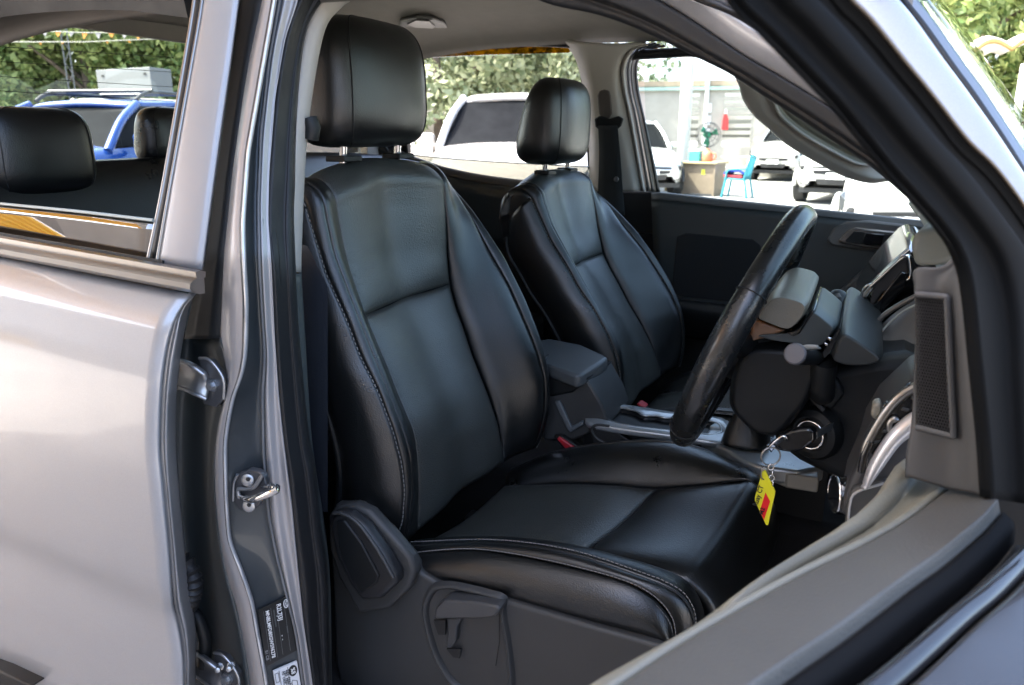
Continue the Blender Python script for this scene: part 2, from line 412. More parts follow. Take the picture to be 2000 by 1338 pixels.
# satin belt moulding: lower roll and thin upper lip
a0 = onY(384, 553, .043); a1 = back(a0, -2.1, .084)
prof = [(-.012, -.019), (-.004, -.0185), (.006, -.013), (.011, -.004), (.010, .006), (.004, .0125), (-.003, .0135), (-.012, .012)]
bm_ = cr([a0, a0.lerp(a1, .33), a0.lerp(a1, .66), a1], 12)
sweep('belt_moulding', [v + Vector((0, 0, -.003)) for v in bm_], [(-x, y * .62) for x, y in prof][::-1], Vector((0, 0, 1)), SATIN, RD)
sweep('belt_lip', [v + Vector((.0, .008, .0095)) for v in bm_], [(-.007, -.005), (.007, -.005), (.008, .002), (.0, .0050), (-.008, .004)], Vector((0, 0, 1)), SATIN, RD)
sweep('belt_seal', [v + Vector((-.07, .017, .0155)) for v in bm_], [(-.004, -.006), (.004, -.006), (.004, .004), (-.002, .005)], Vector((0, 0, 1)), RUBBER, RD)

# window frame post: grey cover, rounded edges
cl = YT([(397, -60), (396, 0), (375, 125), (353, 250), (330, 380), (307, 514)], .062)
crr = YT([(475, -60), (465, 0), (448, 125), (430, 250), (412, 380), (393, 527)], .066)
patch('pillar_cover', [cl, [a.lerp(b, .5) + Vector((0, -.002, 0)) for a, b in zip(cl, crr)], crr], 9, 30, APPLIQ, RD, puff=.002, p=14, pv=False, th=.006)
tube('cover_edge', cr([v + Vector((0, -.0005, 0)) for v in cl], 20), .0022, SATIN, RD)
fl = YT([(383, -60), (381, 0), (361, 125), (338, 260), (315, 390), (291, 506)], .075)
gl = YT([(391, -60), (389, 0), (368, 125), (346, 252), (323, 382), (300, 510)], .070)
patch('glass_run', [[v + Vector((-.01, .02, 0)) for v in fl], fl, gl, [v + Vector((.004, .004, 0)) for v in gl]], 8, 24, RUBBER, RD, th=.003)
tube('frame_edge', cr(fl, 20), .0035, SATIN, RD)
# frame along the top of the rear window, above the picture mostly
ft = [onY(381, -10, .195), Vector((-1.0, .20, 1.655)), Vector((-1.3, .21, 1.655)), Vector((-1.62, .22, 1.60)), Vector((-1.85, .17, 1.45)), Vector((-1.95, .09, 1.33))]
sweep('window_frame', cr(ft, 24), [(-.02, -.025), (.02, -.025), (.02, .03), (-.02, .03)], Vector((0, -.3, 1)), RUBBER, RD)
# the lowered pane
gp = [onY(-220, 376, .082), onY(0, 398, .082), onY(150, 413, .084), onY(302, 431, .086)]
gb = [onY(-220, 470, .078), onY(0, 492, .078), onY(150, 514, .078), onY(296, 538, .078)]
patch('window_pane', [gp, gb], 6, 20, glassmat('rear_door_glass', (0.50, 0.46, 0.40), .30), RD, th=.001)
tube('pane_edge', cr([v + Vector((0, -.002, 0.0005)) for v in gp], 20), .0022, mat('glass_edge', (.45, .5, .47), .15, spec=.8), RD)
# inner trim of that door, seen through the pane
patch('inner_trim', [[v + Vector((0, .10, -.03)) for v in (gp[0], gp[1], gp[3])], [v + Vector((0, .10, -.12)) for v in (gp[0], gp[1], gp[3])]], 4, 8, mat('tan_trim', (.36, .27, .20), .6), RD, th=.01)
sweep('inner_belt_trim', [v + Vector((0, .055, -.075)) for v in gp], [(-.04, -.02), (.04, -.02), (.035, .012), (-.035, .012)], Vector((0, 0, 1)), mat('tan_trim_top', (.30, .24, .19), .5), RD)

# ------------------------------------------------------------------ B pillar
BP = empty('door_pillar', (-0.6, .1, 1.0), TR); tag(BP, 'silver door jamb between the two doors, with striker, hinges and stickers')
eA = [(470, -60), (462, 0), (440, 150), (425, 250), (405, 400), (385, 540), (360, 660), (345, 740)]
e1 = [(523, -60), (512, 0), (488, 110), (475, 187), (454, 336), (437, 500), (433, 587), (430, 662)]
e2 = [(548, -60), (538, 0), (512, 149), (486, 299), (476, 437), (478, 512), (483, 587), (482, 662)]
YU = [-60 + i * 722 / 59 for i in range(60)]           # rows of the upper jamb
pa = YR(eA, .10, YU); p1 = YR(e1, .088, YU); p2 = YR(e2, .075, YU)
patch('black_tape', [pa, p1], 4, 60, mat('black_tape', (.008, .009, .0095), .5, spec=.3), BP, th=.002)
e1b = [(430, 662), (437, 700), (447, 745), (440, 774), (425, 830), (418, 900), (420, 967), (429, 1056), (443, 1128), (461, 1181), (471, 1235), (482, 1289), (489, 1338), (500, 1440)]
e2b = [(482, 662), (480, 700), (472, 738), (457, 774), (446, 830), (441, 870), (443, 967), (449, 1056), (475, 1121), (494, 1176), (502, 1225), (514, 1289), (522, 1338), (540, 1440)]
YA = [-60 + i * 1500 / 119 for i in range(120)]
e2all = e2[:-1] + e2b; e1all = e1[:-1] + e1b
e3 = [(560, -60), (551, 0), (531, 112), (514, 262), (509, 400), (511, 512), (517, 624), (522, 692), (517, 774), (518, 830), (519, 880), (523, 945), (530, 1014), (546, 1092), (564, 1164), (582, 1235), (596, 1338), (612, 1440)]
A = YR(e2all, .0755, YA); B = YR(e3, .118, YA)
FL0 = YR(e1all, .0875, YA); FLm = [a.lerp(b, .55) + Vector((0, -.006, 0)) for a, b in zip(FL0, A)]
patch('outer_flange', [FL0, FLm, A], 14, 120, JAMBS, BP, th=.003)
sf = [a.lerp(b, .10) + Vector((-.008, .002, 0)) for a, b in zip(A, B)]; sf2 = [a.lerp(b, .90) + Vector((-.010, .0, 0)) for a, b in zip(A, B)]
SF = (A, sf, sf2, B)
patch('shut_face', [A, sf, sf2, B], 20, 120, mat('jamb_face_dark', (.045, .052, .056), .40, metal=.4, coat=.3, vary=.06), BP, th=.003)  # recessed face of the silver jamb, darkened in its base colour
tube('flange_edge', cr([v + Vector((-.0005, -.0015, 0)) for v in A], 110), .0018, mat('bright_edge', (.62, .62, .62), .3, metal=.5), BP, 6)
e4 = [(592, -60), (583, 0), (557, 75), (538, 187), (526, 336), (524, 430), (530, 512), (537, 662), (545, 774), (554, 860), (570, 985), (582, 1110), (593, 1217), (611, 1338), (624, 1440)]
p4 = YR(e4, .128, YA)
r1 = [a.lerp(b, .30) + Vector((.001, -.005, 0)) for a, b in zip(B, p4)]; r2 = [a.lerp(b, .62) + Vector((0, .002, 0)) for a, b in zip(B, p4)]
patch('inner_ridge', [B, r1, r2, p4, [v + Vector((-.02, .02, 0)) for v in p4]], 24, 120, JAMBS, BP, th=.003)
tube('ridge_sealant', cr([v + Vector((-.002, -.002, 0)) for v in B], 100), .0018, mat('sealant_grey', (.16, .16, .16), .5), BP, 6)
# hinge pocket of the rear door: silver inner pillar, its shade put into the dark colour
hp = [YS([(352, 650), (338, 740), (333, 900), (345, 1080), (368, 1250), (370, 1440)], .115), YS([(372, 648), (372, 740), (370, 900), (378, 1080), (400, 1250), (405, 1440)], .135),
      YS([(410, 655), (420, 740), (405, 900), (413, 1080), (440, 1250), (460, 1440)], .12), YS([(430, 660), (446, 745), (419, 900), (432, 1080), (472, 1250), (500, 1440)], .085)]
patch('hinge_pocket', hp, 16, 40, mat('jamb_silver_shaded', (.055, .065, .068), .42, metal=.3, coat=.3), BP, th=.004)
# hinges of the rear door
def hinge(cx, cy, s, Y, big=False):
    h = link('hinge', boxmesh(onY(cx, cy, Y + .012), (.004, .004, .004)), DSTEEL, TR)
    out = [(-.05, -.025), (-.06, .01), (-.02, .033), (.012, .030), (.032, .008), (.030, -.020), (.012, -.036), (-.03, -.032)]
    c = onY(cx, cy, Y)
    def P(a, b, d=0): return c + Vector((a * s, -d, b * s))
    prism('leaf', [P(a, b) for a, b in [(-.008, .03), (.012, .030), (.032, .008), (.030, -.020), (.012, -.036), (-.01, -.034)]], (0, .010, 0), DSTEEL, h, bv=.002)
    knuckle = [P(-.075, .018, .002), P(-.04, .024, .006), P(-.008, .022, .012), P(.006, .012, .008)]
    k2 = [P(-.075, -.020, .002), P(-.04, -.014, .006), P(-.008, -.016, .012), P(.006, -.022, .008)]
    patch('strap', [knuckle, [a.lerp(b, .5) + Vector((0, .006, 0)) for a, b in zip(knuckle, k2)], k2], 9, 14, STEEL if not big else DSTEEL, h, th=.006)
    tube('strap_rim', cr(knuckle, 14), .0026, STEEL, h); tube('strap_rim', cr(k2, 14), .0026, STEEL, h)
    lathe('bolt', P(.012, -.004, 0), (0, -1, 0), [(.009 * s, 0), (.009 * s, .003), (.0055 * s, .003), (.0055 * s, .008), (.003 * s, .0085)], STEEL, h, 6)
    tube('leaf_rim', cr([P(-.005, .031, .002), P(.013, .031, .002), P(.033, .009, .002), P(.031, -.02, .002)], 14), .0022, STEEL, h)
    if big:
        for a, b in ((.022, .020), (.002, .012), (.030, -.012)):
            lathe('bolt', P(a, b, 0), (.5, -.8, .3), [(.006, 0), (.006, .004), (.004, .004), (.004, .018), (.002, .019)], STEEL, h, 8)
hinge(402, 744, 1.0, .082); hinge(430, 1315, 1.15, .082, True)
# wiring boot between pillar and rear door
bt = cr(YS([(352, 1092), (368, 1110), (377, 1140), (372, 1172), (362, 1190)], .06), 40)
tube('wiring_boot', bt, [.0125 + .0022 * math.sin(i * 1.55) for i in range(40)], RUBBER, BP, 14)
tube('wiring_tube', cr(YS([(362, 1188), (385, 1205), (400, 1250), (398, 1300)], .085), 16), .010, PLASTD, BP)
# striker
ST = link('striker', prismmesh([onY(x, y, .088) for x, y in [(455, 935), (466, 925), (487, 917), (503, 920), (516, 930), (520, 945), (518, 962), (505, 990), (488, 1000), (468, 996), (455, 980), (451, 960)]], Vector((-.002, .010, 0))), DSTEEL, TR)
bevel(ST, .002)
tube('striker_rim', cr([onY(x, y, .086) for x, y in [(464, 927), (457, 945), (455, 978)]], 10), .0022, STEEL, ST)
for c in ((485, 937), (487, 987)):
    b = lathe('screw', onY(*c, .086), (.35, -.9, .1), [(.0088, 0), (.0088, .003), (.007, .0042), (.001, .0042)], STEEL, ST, 20)
    lathe('screw_socket', onY(c[0] - .5, c[1] - 1, .0812), (.35, -.9, .1), [(.0032, 0), (.0032, .0006), (.001, .0007)], INK, ST, 6)
lp = [onY(469, 971, .086), onY(480, 974, .066), onY(494, 975, .05), onY(514, 969, .045), onY(541, 956, .048), onY(532, 951, .058), onY(515, 952, .085)]
tube('striker_loop', cr(lp, 30), [.0042] * 6 + [.005] * 18 + [.0042] * 6, CHROME, ST, 10)
tube('striker_rib', cr([onY(x, y, .083) for x, y in [(466, 968), (466, 955), (480, 955), (495, 952), (505, 940), (514, 926)]], 20), .003, STEEL, ST)
# stickers on the shut face
def sticker(name, corners, Y, m, th=.0006):
    return [onY(x, y, Y) for x, y in corners]
def onface(u, v):                       # point on the shut face: u across, v = picture row
    best = min(range(120), key=lambda i: abs(_py(SF[1][i]) - v))
    return SF[1][best].lerp(SF[2][best], u)
def _py(P):
    d = P - CAM; return 669 - FPX * d.dot(UPV) / d.dot(FWD)
Pc, dX = onY(538, 1200, .093), None
fn = None
ip = min(range(120), key=lambda i: abs(_py(SF[1][i]) - 1195))
fa, fb = SF[1][ip], SF[2][ip]; fdn = (SF[1][min(ip + 6, 119)] - SF[1][ip]).normalized()
fn = (fb - fa).cross(fdn).normalized()
if fn.dot(CAM - fa) < 0: fn = -fn
FP = (fa + fb) / 2 + fn * .006
def fp(x, y): return onP(x, y, FP, fn)
def plate(name, pts, m, parent, th, lift=0.0, bv=0.0):
    o = prism(name, [fp(x, y) + fn * lift for x, y in pts], -fn * th, m, parent, bv)
    return o
LB = plate('identification_label', [(504, 1192), (562, 1163), (580, 1270), (520, 1302)], mat('label_black', (.008, .009, .009), .3), TR, .004, 0)
c0, c1, c2, c3 = fp(504, 1192), fp(562, 1163), fp(578, 1270), fp(520, 1302)
dn_ = (c3 - c0).normalized(); rt_ = (c1 - c0).normalized()
def labpt(u, v, lift=.0009): return c0 + (c1 - c0) * u + (c3 - c0) * v + fn * lift
lettering('lettering', 'R2L7J3J', labpt(.60, .05), dn_, rt_, .0085, INKW, LB)
lettering('lettering', '-  -', labpt(.60, .60), dn_, rt_, .007, INKW, LB)
lettering('lettering', 'MNBLMFD80GW596278', labpt(.22, .07), dn_, rt_, .0072, INKW, LB)
lettering('lettering', 'B1 CB', labpt(.03, .72), dn_, rt_, .006, mat('ink_grey', (.22, .22, .22), .6), LB)
for u in (.16, .40, .58, .84):
    tube('rule_line', [labpt(u, .06), labpt(u, .94)], .0003, mat('ink_dim', (.12, .12, .12), .6), LB, 4)
ov = [labpt(.90, .115) + dn_ * .0062 * math.cos(a) + rt_ * .0030 * math.sin(a) for a in [i * math.pi / 12 for i in range(24)]]
tube('oval_emblem', ov, .0006, INKW, LB, 5, closed=True)
lettering('lettering', 'Ford', labpt(.875, .075), dn_, rt_, .0040, INKW, LB)
for u0, v0, v1 in ((.82, .06, .16), (.82, .5, .62), (.47, .12, .42)):
    prism('faint_print', [labpt(u0, v0, .0006), labpt(u0 + .04, v0, .0006), labpt(u0 + .04, v1, .0006), labpt(u0, v1, .0006)], -fn * .0003, mat('ink_faint', (.07, .075, .075), .6), LB)
LW = plate('tyre_pressure_label', [(534, 1312), (580, 1292), (596, 1390), (550, 1412)], WHITEST, TR, .004, 0)
d0, d1, d3 = fp(534, 1312), fp(580, 1292), fp(550, 1412)
def lab2(u, v, lift=.0009): return d0 + (d1 - d0) * u + (d3 - d0) * v + fn * lift
dn2 = (d3 - d0).normalized(); rt2 = (d1 - d0).normalized()
prism('round_symbol', [lab2(.78, .13) + dn2 * .0088 * math.cos(a) + rt2 * .0062 * math.sin(a) for a in [i * math.pi / 12 for i in range(24)]], -fn * .0004, INK, LW)
lettering('lettering', '%8', lab2(.70, .07, .0014), dn2, rt2, .0085, INKW, LW)
for k, u in enumerate((.52, .42, .32)):
    lettering('lettering', ['SIZE  COLD', 'TIRE  PRES', 'PSI  ORIG'][k], lab2(u, .06), dn2, rt2, .0052, INK, LW)
for a, b in (((.58, .02), (.58, .98)), ((.22, .02), (.22, .98)), ((.04, .05), (.04, .22)), ((.18, .05), (.18, .22)), ((.04, .05), (.18, .05)), ((.04, .22), (.18, .22))):
    tube('rule_line', [lab2(*a), lab2(*b)], .0004, INK, LW, 4)
for q in ([(.70, .30), (.88, .34), (.90, .62), (.66, .62), (.66, .34)], [(.70, .44), (.84, .44)], [(.78, .44), (.78, .56)]):
    tube('seat_symbol', [lab2(*a) for a in q], .0005, INK, LW, 4, closed=len(q) > 2)
# lower part of the pillar below the picture and sill
prism('sill', [Vector((-.75, .10, .40)), Vector((.35, .10, .40)), Vector((.35, .10, .54)), Vector((-.75, .10, .54))], (0, .16, 0), SILVERD, BP, bv=.02)

# ------------------------------------------------------------------ door opening seal (goes all the way round the front opening)
sealB_out = [(600, 1400), (611, 1338), (593, 1217), (582, 1110), (570, 985), (554, 860), (545, 774), (537, 662), (530, 512), (521, 430), (524, 336), (538, 187), (557, 75), (583, 0), (622, -70)]
sealB_in = [(648, 1400), (643, 1338), (639, 1217), (636, 1128), (623, 1039), (612, 931), (599, 860), (580, 662), (573, 531), (570, 430), (572, 374), (575, 262), (583, 149), (598, 56), (635, -5), (690, -62)]
sealT_out = [(622, -70), (690, -130), (800, -165), (950, -150), (1100, -85), (1200, -40), (1285, 0), (1355, 42), (1448, 106), (1528, 152), (1640, 222), (1730, 290), (1840, 390), (1940, 500)]
sealT_in = [(690, -62), (760, -90), (860, -95), (950, -60), (1010, -20), (1080, 10), (1160, 27), (1240, 54), (1349, 106), (1432, 147), (1483, 181), (1560, 230), (1624, 272), (1720, 336), (1790, 395), (1880, 480)]
so_ = cr(YT(sealB_out, .130)[:-1] + YT(sealT_out, .128)[0:], 120); si_ = cr(YT(sealB_in, .165)[:-1] + YT(sealT_in, .165), 120)
m1 = [a.lerp(b, .22) + Vector((.004, -.008, -.002)) for a, b in zip(so_, si_)]
m2 = [a.lerp(b, .50) + Vector((.002, -.012, -.004)) for a, b in zip(so_, si_)]
m3 = [a.lerp(b, .62) + Vector((0, .002, -.002)) for a, b in zip(so_, si_)]
m4 = [a.lerp(b, .80) + Vector((.002, -.003, -.002)) for a, b in zip(so_, si_)]
patch('door_seal', [[v + Vector((0, .012, 0)) for v in so_], so_, m1, m2, m3, m4, si_, [v + Vector((-.012, .02, .006)) for v in si_]], 42, 160, RUBBER, TR, th=.004)
# A pillar and roof rail outside the seal: silver
sA = [(1100, -140), (1200, -95), (1290, -42), (1352, 0), (1432, 32), (1528, 93), (1600, 140), (1680, 205), (1760, 270), (1880, 380), (2010, 500), (2120, 610)]
sO = [(1010, -128), (1150, -60), (1285, 0), (1355, 42), (1448, 106), (1528, 152), (1640, 224), (1730, 292), (1840, 392), (1940, 502), (2050, 620), (2150, 730)]
AP = empty('front_pillar', (-.1, .2, 1.5), TR); tag(AP, 'silver windscreen pillar sloping down to the right')
a_in = cr(YT(sO, .132), 50); a_out = cr(YT(sA, .105), 50)
patch('pillar_jamb', [[v + Vector((0, .02, 0)) for v in a_in], a_in, [a.lerp(b, .5) + Vector((0, -.006, .004)) for a, b in zip(a_in, a_out)], a_out], 14, 50, SILVER, AP, th=.003)
sD = [(1180, -150), (1290, -95), (1340, -50), (1400, 0), (1512, 58), (1600, 105), (1680, 160), (1760, 225), (1860, 310), (1960, 410), (2070, 530), (2170, 640)]
a_d = cr(YT(sD, .118), 50)
patch('secondary_seal', [a_out, [a.lerp(b, .5) + Vector((0, -.010, .002)) for a, b in zip(a_out, a_d)], a_d], 10, 50, RUBBER, AP, th=.003)
# painted outer face of the pillar, turning up towards the windscreen
sW = [(1560, -230), (1660, -130), (1710, -70), (1760, 0), (1800, 50), (1860, 135), (1900, 190), (1960, 280), (2010, 360), (2080, 470), (2150, 590)]
sM = [(1400, -210), (1500, -130), (1560, -80), (1610, -20), (1680, 50), (1740, 130), (1790, 190), (1850, 260), (1920, 350), (2010, 460), (2110, 590)]
a_w = cr(YT(sW, .165), 50); a_m = cr(YT(sM, .105), 50)
patch('pillar_outer', [a_d, a_m, [a.lerp(b, .6) + Vector((0, -.012, .014)) for a, b in zip(a_m, a_w)], a_w], 24, 50, SILVER, AP, th=.003)
tube('drip_rail', a_w, .0042, RUBBER, AP)
a_w2 = cr(YT([(x + 22, y - 6) for x, y in sW], .185), 50)
patch('screen_moulding', [[v + Vector((0, .004, .001)) for v in a_w], [v + Vector((0, 0, .003)) for v in a_w2]], 5, 50, SATIN, AP, th=.002)
# windscreen glass, from this pillar across to the other one, curved
ws = []
for i in range(0, 50, 4):
    p = a_w2[i] + Vector((0, .003, 0)); q = Vector((p.x, 1.86 - p.y, p.z))
    arc = [p.lerp(q, k / 10) + Vector((.07, 0, .028)) * (1 - (2 * k / 10 - 1) ** 2) for k in range(11)]
    ws.append(arc)
rows = [cr(r, 24) for r in ws]
o = link('windscreen', gridmesh(rows), WSCREEN, TR); solid(o, .005)
# ================================================================== front seats
PIV = Vector((-.62, .56, .82))
FS_ = tag(empty('front_seat', PIV, TR), 'black leather driver seat nearest the open door')
def lint(T, z):
    T = sorted(T)
    if z <= T[0][0]: a, b = T[0], T[1]
    elif z >= T[-1][0]: a, b = T[-2], T[-1]
    else:
        for a, b in zip(T, T[1:]):
            if a[0] <= z <= b[0]: break
    k = (z - a[0]) / (b[0] - a[0]); return [a[i] + (b[i] - a[i]) * k for i in range(1, len(a))]
def col(pts, Y):
    return [((p := onY(x, y, Yv(Y, y))).z, p.x, p.y) for x, y in pts]
def Yv(Y, y):                       # shoulders narrow a little towards the top
    return Y
cNO = col([(632, 398), (653, 495), (678, 560), (718, 664), (761, 775), (786, 841), (799, 888), (803, 951), (799, 1014), (790, 1060)], .335)
cNI = col([(650, 380), (664, 467), (678, 528), (707, 614), (748, 709), (777, 782), (802, 838), (810, 888), (815, 951), (816, 1020)], .385)
cNS = col([(612, 450), (640, 540), (678, 624), (703, 693), (736, 756), (767, 838), (783, 895), (791, 951), (787, 1014), (775, 1050)], .320)
cFI = col([(862, 340), (867, 357), (871, 423), (873, 495), (878, 556), (890, 603), (904, 639), (924, 700), (952, 769), (971, 826), (981, 873), (985, 904), (985, 960)], .705)
cFO = col([(850, 338), (858, 345), (883, 377), (919, 423), (955, 492), (991, 553), (1023, 624), (1048, 685), (1064, 746), (1064, 800), (1054, 850), (1030, 900)], .79)
cFS = col([(838, 326), (847, 334), (872, 359), (904, 391), (947, 445), (983, 499), (1023, 578), (1052, 650), (1070, 721), (1071, 794), (1062, 840), (1036, 900)], .805)
cC = col([(745, 330), (750, 400), (765, 500), (790, 583), (835, 700), (870, 780), (890, 850), (898, 930), (900, 990)], .55)
def P_(c, z): x, y = lint(c, z); return Vector((x, y, z))
def zs(a, b, n=14): return [a + (b - a) * i / (n - 1) for i in range(n)]
def cseg(c, a, b, n=14): return [P_(c, z) for z in zs(a, b, n)]
def bl(A, B, k, d=(0, 0, 0)): return [p.lerp(q, k) + Vector(d) for p, q in zip(A, B)]
crN, crC, crF = 1.375, 1.392, 1.378       # height of the shoulder line
ZS = 1.166
NIu, Cu, FIu = cseg(cNI, 1.362, ZS + .004), cseg(cC, 1.382, ZS), cseg(cFI, 1.368, ZS - .001)
NIl, Cl, FIl = cseg(cNI, ZS + .004, .80), cseg(cC, ZS, .80), cseg(cFI, ZS - .001, .80)
kw = dict(loc=PIV)
def overtop(L, dx=-.012):               # carry a line over the shoulder to the back of the seat
    t = L[0]; return [t + Vector((-.090, 0, -.040)), t + Vector((-.074, 0, .004)), t + Vector((-.046, 0, .024)), t + Vector((-.020, 0, .020))] + L
patch('backrest_panel', [overtop(NIu), bl(overtop(NIu), overtop(Cu), .5, (.004, 0, .003)), overtop(Cu), bl(overtop(Cu), overtop(FIu), .5, (.004, 0, .003)), overtop(FIu)], 40, 60, LEATHER2, FS_, puff=.009, p=10, pv='end', th=.02, **kw)
patch('backrest_panel', [NIl, bl(NIl, Cl, .5, (.004, 0, 0)), Cl, bl(Cl, FIl, .5, (.004, 0, 0)), FIl], 40, 44, LEATHER2, FS_, puff=.010, p=10, th=.02, **kw)
NIf, NOf, NSf = cseg(cNI, 1.362, .80, 22), cseg(cNO, 1.362, .80, 22), cseg(cNS, 1.355, .80, 22)
patch('bolster', [overtop(NIf), overtop(NOf)], 12, 70, LEATHER, FS_, puff=.007, p=5, th=.015, **kw)
patch('bolster_facing', [overtop(NOf), bl(overtop(NOf), overtop(NSf), .5, (.002, -.001, 0)), overtop(NSf)], 10, 70, LEATHER, FS_, puff=.004, p=4, th=.015, **kw)
NB = [Vector((p.x - .132 + .055 * max(0, (p.z - 1.22) / .135), p.y + .012, p.z - .055 * max(0, (p.z - 1.25) / .105))) for p in NSf]
patch('backrest_side', [NSf, bl(NSf, NB, .3, (0, -.016, 0)), bl(NSf, NB, .7, (0, -.018, 0)), NB], 24, 60, LEATHER, FS_, puff=.004, p=6, th=.01, toward=Vector((-.6, -3, 1.2)), **kw)
FIf, FOf, FSf = cseg(cFI, 1.368, .80, 22), cseg(cFO, 1.368, .80, 22), cseg(cFS, 1.372, .80, 22)
patch('bolster', [overtop(FIf), bl(overtop(FIf), overtop(FOf), .45, (-.006, 0, 0)), overtop(FOf)], 24, 70, LEATHER, FS_, puff=.014, p=5, th=.015, **kw)
patch('bolster_facing', [overtop(FOf), bl(overtop(FOf), overtop(FSf), .5, (.003, .002, 0)), overtop(FSf)], 10, 70, LEATHER, FS_, puff=.003, p=4, th=.01, **kw)
def shoulder_end(name, L, tw):
    arc = overtop(L)[:5]; base = [arc[0].lerp(arc[-1], i / 4) for i in range(5)]
    patch(name, [arc, base, [p + Vector((0, 0, -.05)) for p in base]], 6, 12, LEATHER, FS_, th=.004, toward=tw, **kw)
shoulder_end('shoulder_end', NSf, Vector((-.6, -3, 1.2)))
FB = [Vector((p.x - .135 + .055 * max(0, (p.z - 1.22) / .15), p.y - .012, p.z - .055 * max(0, (p.z - 1.25) / .12))) for p in FSf]
patch('backrest_side', [FSf, bl(FSf, FB, .3, (0, .014, 0)), bl(FSf, FB, .7, (0, .014, 0)), FB], 16, 40, LEATHER, FS_, puff=.003, th=.01, toward=Vector((-.6, 4, 1.2)), **kw)
bk = [[Vector((p.x - .134 + .055 * max(0, (p.z - 1.22) / .135), p.y, p.z - .055 * max(0, (p.z - 1.25) / .105))) for p in c] for c in (NSf, FSf)]
patch('backrest_rear', [bk[0], bl(bk[0], bk[1], .5, (-.03, 0, 0)), bk[1]], 14, 24, PLASTD, FS_, th=.01, toward=Vector((-5, .5, 1)), **kw)
shoulder_end('shoulder_end', FSf, Vector((-.6, 4, 1.2)))
# seams and stitching
for L in (NOf, FIf, FOf, NIf): tube('seam', [p + Vector((-.0015, 0, 0)) for p in cr(overtop(L), 60)], .0016, SEAMM, FS_, 6, **kw)
tube('seam', [p + Vector((-.002, 0, 0)) for p in cr([NIl[0], Cl[0], FIl[0]], 20)], .0018, SEAMM, FS_, 6, **kw)
link('stitching', stitches([p + Vector((.0012, -.0026, 0)) for p in NSf], 74, .0046, .0009), THREAD, FS_, **kw)
link('stitching', stitches([p + Vector((.003, .0, 0)) for p in bl(FOf, FSf, .7)], 74, .0046, .0008), THREAD, FS_, **kw)
# headrest
def hr_ring(z, x0, x1, y0, y1, r, n=40, yaw=.06):
    pts = []; cx, cy = (x0 + x1) / 2, (y0 + y1) / 2
    for i in range(n):
        a = 2 * math.pi * i / n; c, s = math.cos(a), math.sin(a); e = 2 / r
        x = math.copysign(abs(c) ** e, c) * (x1 - x0) / 2; y = math.copysign(abs(s) ** e, s) * (y1 - y0) / 2
        pts.append(Vector((cx + x - .10 * (y / (y1 - y0)) ** 2 * .25, cy + y, z)))
    return pts
def headrest(parent, cen, m, name='headrest', sc_=1.0, kw=None, tilt=0.0):
    Z = [(-.106, .30, .60), (-.101, .62, .80), (-.086, .88, .93), (-.055, 1, 1.0), (0, 1.02, 1.0), (.045, .97, .985), (.074, .86, .93), (.093, .66, .82), (.103, .40, .64), (.106, .12, .3)]
    rows = []
    for z, fx, fy in Z:
        k = (z + .104) / .21                     # a wedge: deep at the bottom, thin at the top
        hx, hy = (.078 - .024 * k) * fx, .145 * fy
        cx_ = (.066 - .004 * k) - (.078 - .024 * k)
        r = hr_ring(0, cx_ - hx, cx_ + hx, -hy, hy, 3.0)
        rows.append([Vector((p.x, p.y, 0)) * sc_ + Vector((z * math.sin(tilt), 0, z)) * sc_ + cen for p in r])
    ring = [[rows[j][i] for j in range(len(rows))] for i in range(40)]
    ring = [cr(c, 34) for c in ring]
    V = [p for j in range(34) for p in [ring[i][j] for i in range(40)]]
    F = [(j * 40 + i, j * 40 + (i + 1) % 40, (j + 1) * 40 + (i + 1) % 40, (j + 1) * 40 + i) for j in range(33) for i in range(40)]
    F += [tuple(range(40))[::-1], tuple(33 * 40 + i for i in range(40))]
    o = link(name, mesh(V, F, True, 70), m, parent, **(kw or {}))
    # seams round the two end panels
    for k in (5, 35, 15, 25):
        ln = []
        for j in range(1, 33):
            i0 = int(k); ln.append(ring[i0][j])
        # outward nudge
        tube(name + '_seam', [p + Vector((.0008, (p.y - cen.y) * .004, 0)) for p in ln], .0010, SEAMM, parent, 6, **(kw or {}))
    return o
HC = Vector((-.818, .562, 1.541))
headrest(FS_, HC, LEATHER, kw=kw)
for y, zz in ((.478, 0), (.648, 0)):
    tube('headrest_post', [Vector((-.815, y, 1.47)), Vector((-.822, y, 1.385))], .0065, CHROME, FS_, 12, **kw)
    prism('post_collar', [Vector((-.84, y - .022, 1.412)), Vector((-.80, y - .022, 1.412)), Vector((-.795, y + .022, 1.412)), Vector((-.838, y + .022, 1.412))], (0, 0, .010), PLASTD, FS_, bv=.002, **kw)
# cushion
def Yc(pts, Y): return [onY(x, y, Y) for x, y in pts]
nt_ = Yc([(800, 1066), (960, 1062), (1110, 1082), (1250, 1127), (1318, 1156), (1346, 1186), (1357, 1225), (1348, 1266)], .335)      # top seam of near bolster
nd_ = Yc([(806, 1082), (900, 1074), (980, 1080), (1110, 1106), (1230, 1140), (1300, 1190), (1318, 1240)], .318)
nb_ = Yc([(808, 1100), (850, 1128), (900, 1150), (985, 1168), (1150, 1215), (1250, 1240), (1312, 1262)], .305)
ni_ = Yc([(826, 1064), (1000, 1068), (1100, 1076), (1175, 1090), (1265, 1112), (1340, 1138)], .42)
ft_ = Yc([(1000, 918), (1100, 880), (1250, 862), (1350, 872), (1430, 906), (1472, 936)], .785)
fi_ = Yc([(985, 950), (1100, 946), (1200, 949), (1285, 956), (1380, 948), (1470, 940)], .70)
cm_ = [p.lerp(q, .5) + Vector((0, 0, -.012)) for p, q in zip(cr(ni_, 12), cr(fi_, 12))]
NI8, CM8, FI8 = cr(ni_, 40), cr(cm_, 40), cr(fi_, 40)
def cutx(L, x0, x1): return [p for p in L if x0 <= p.x <= x1]
ks = 25
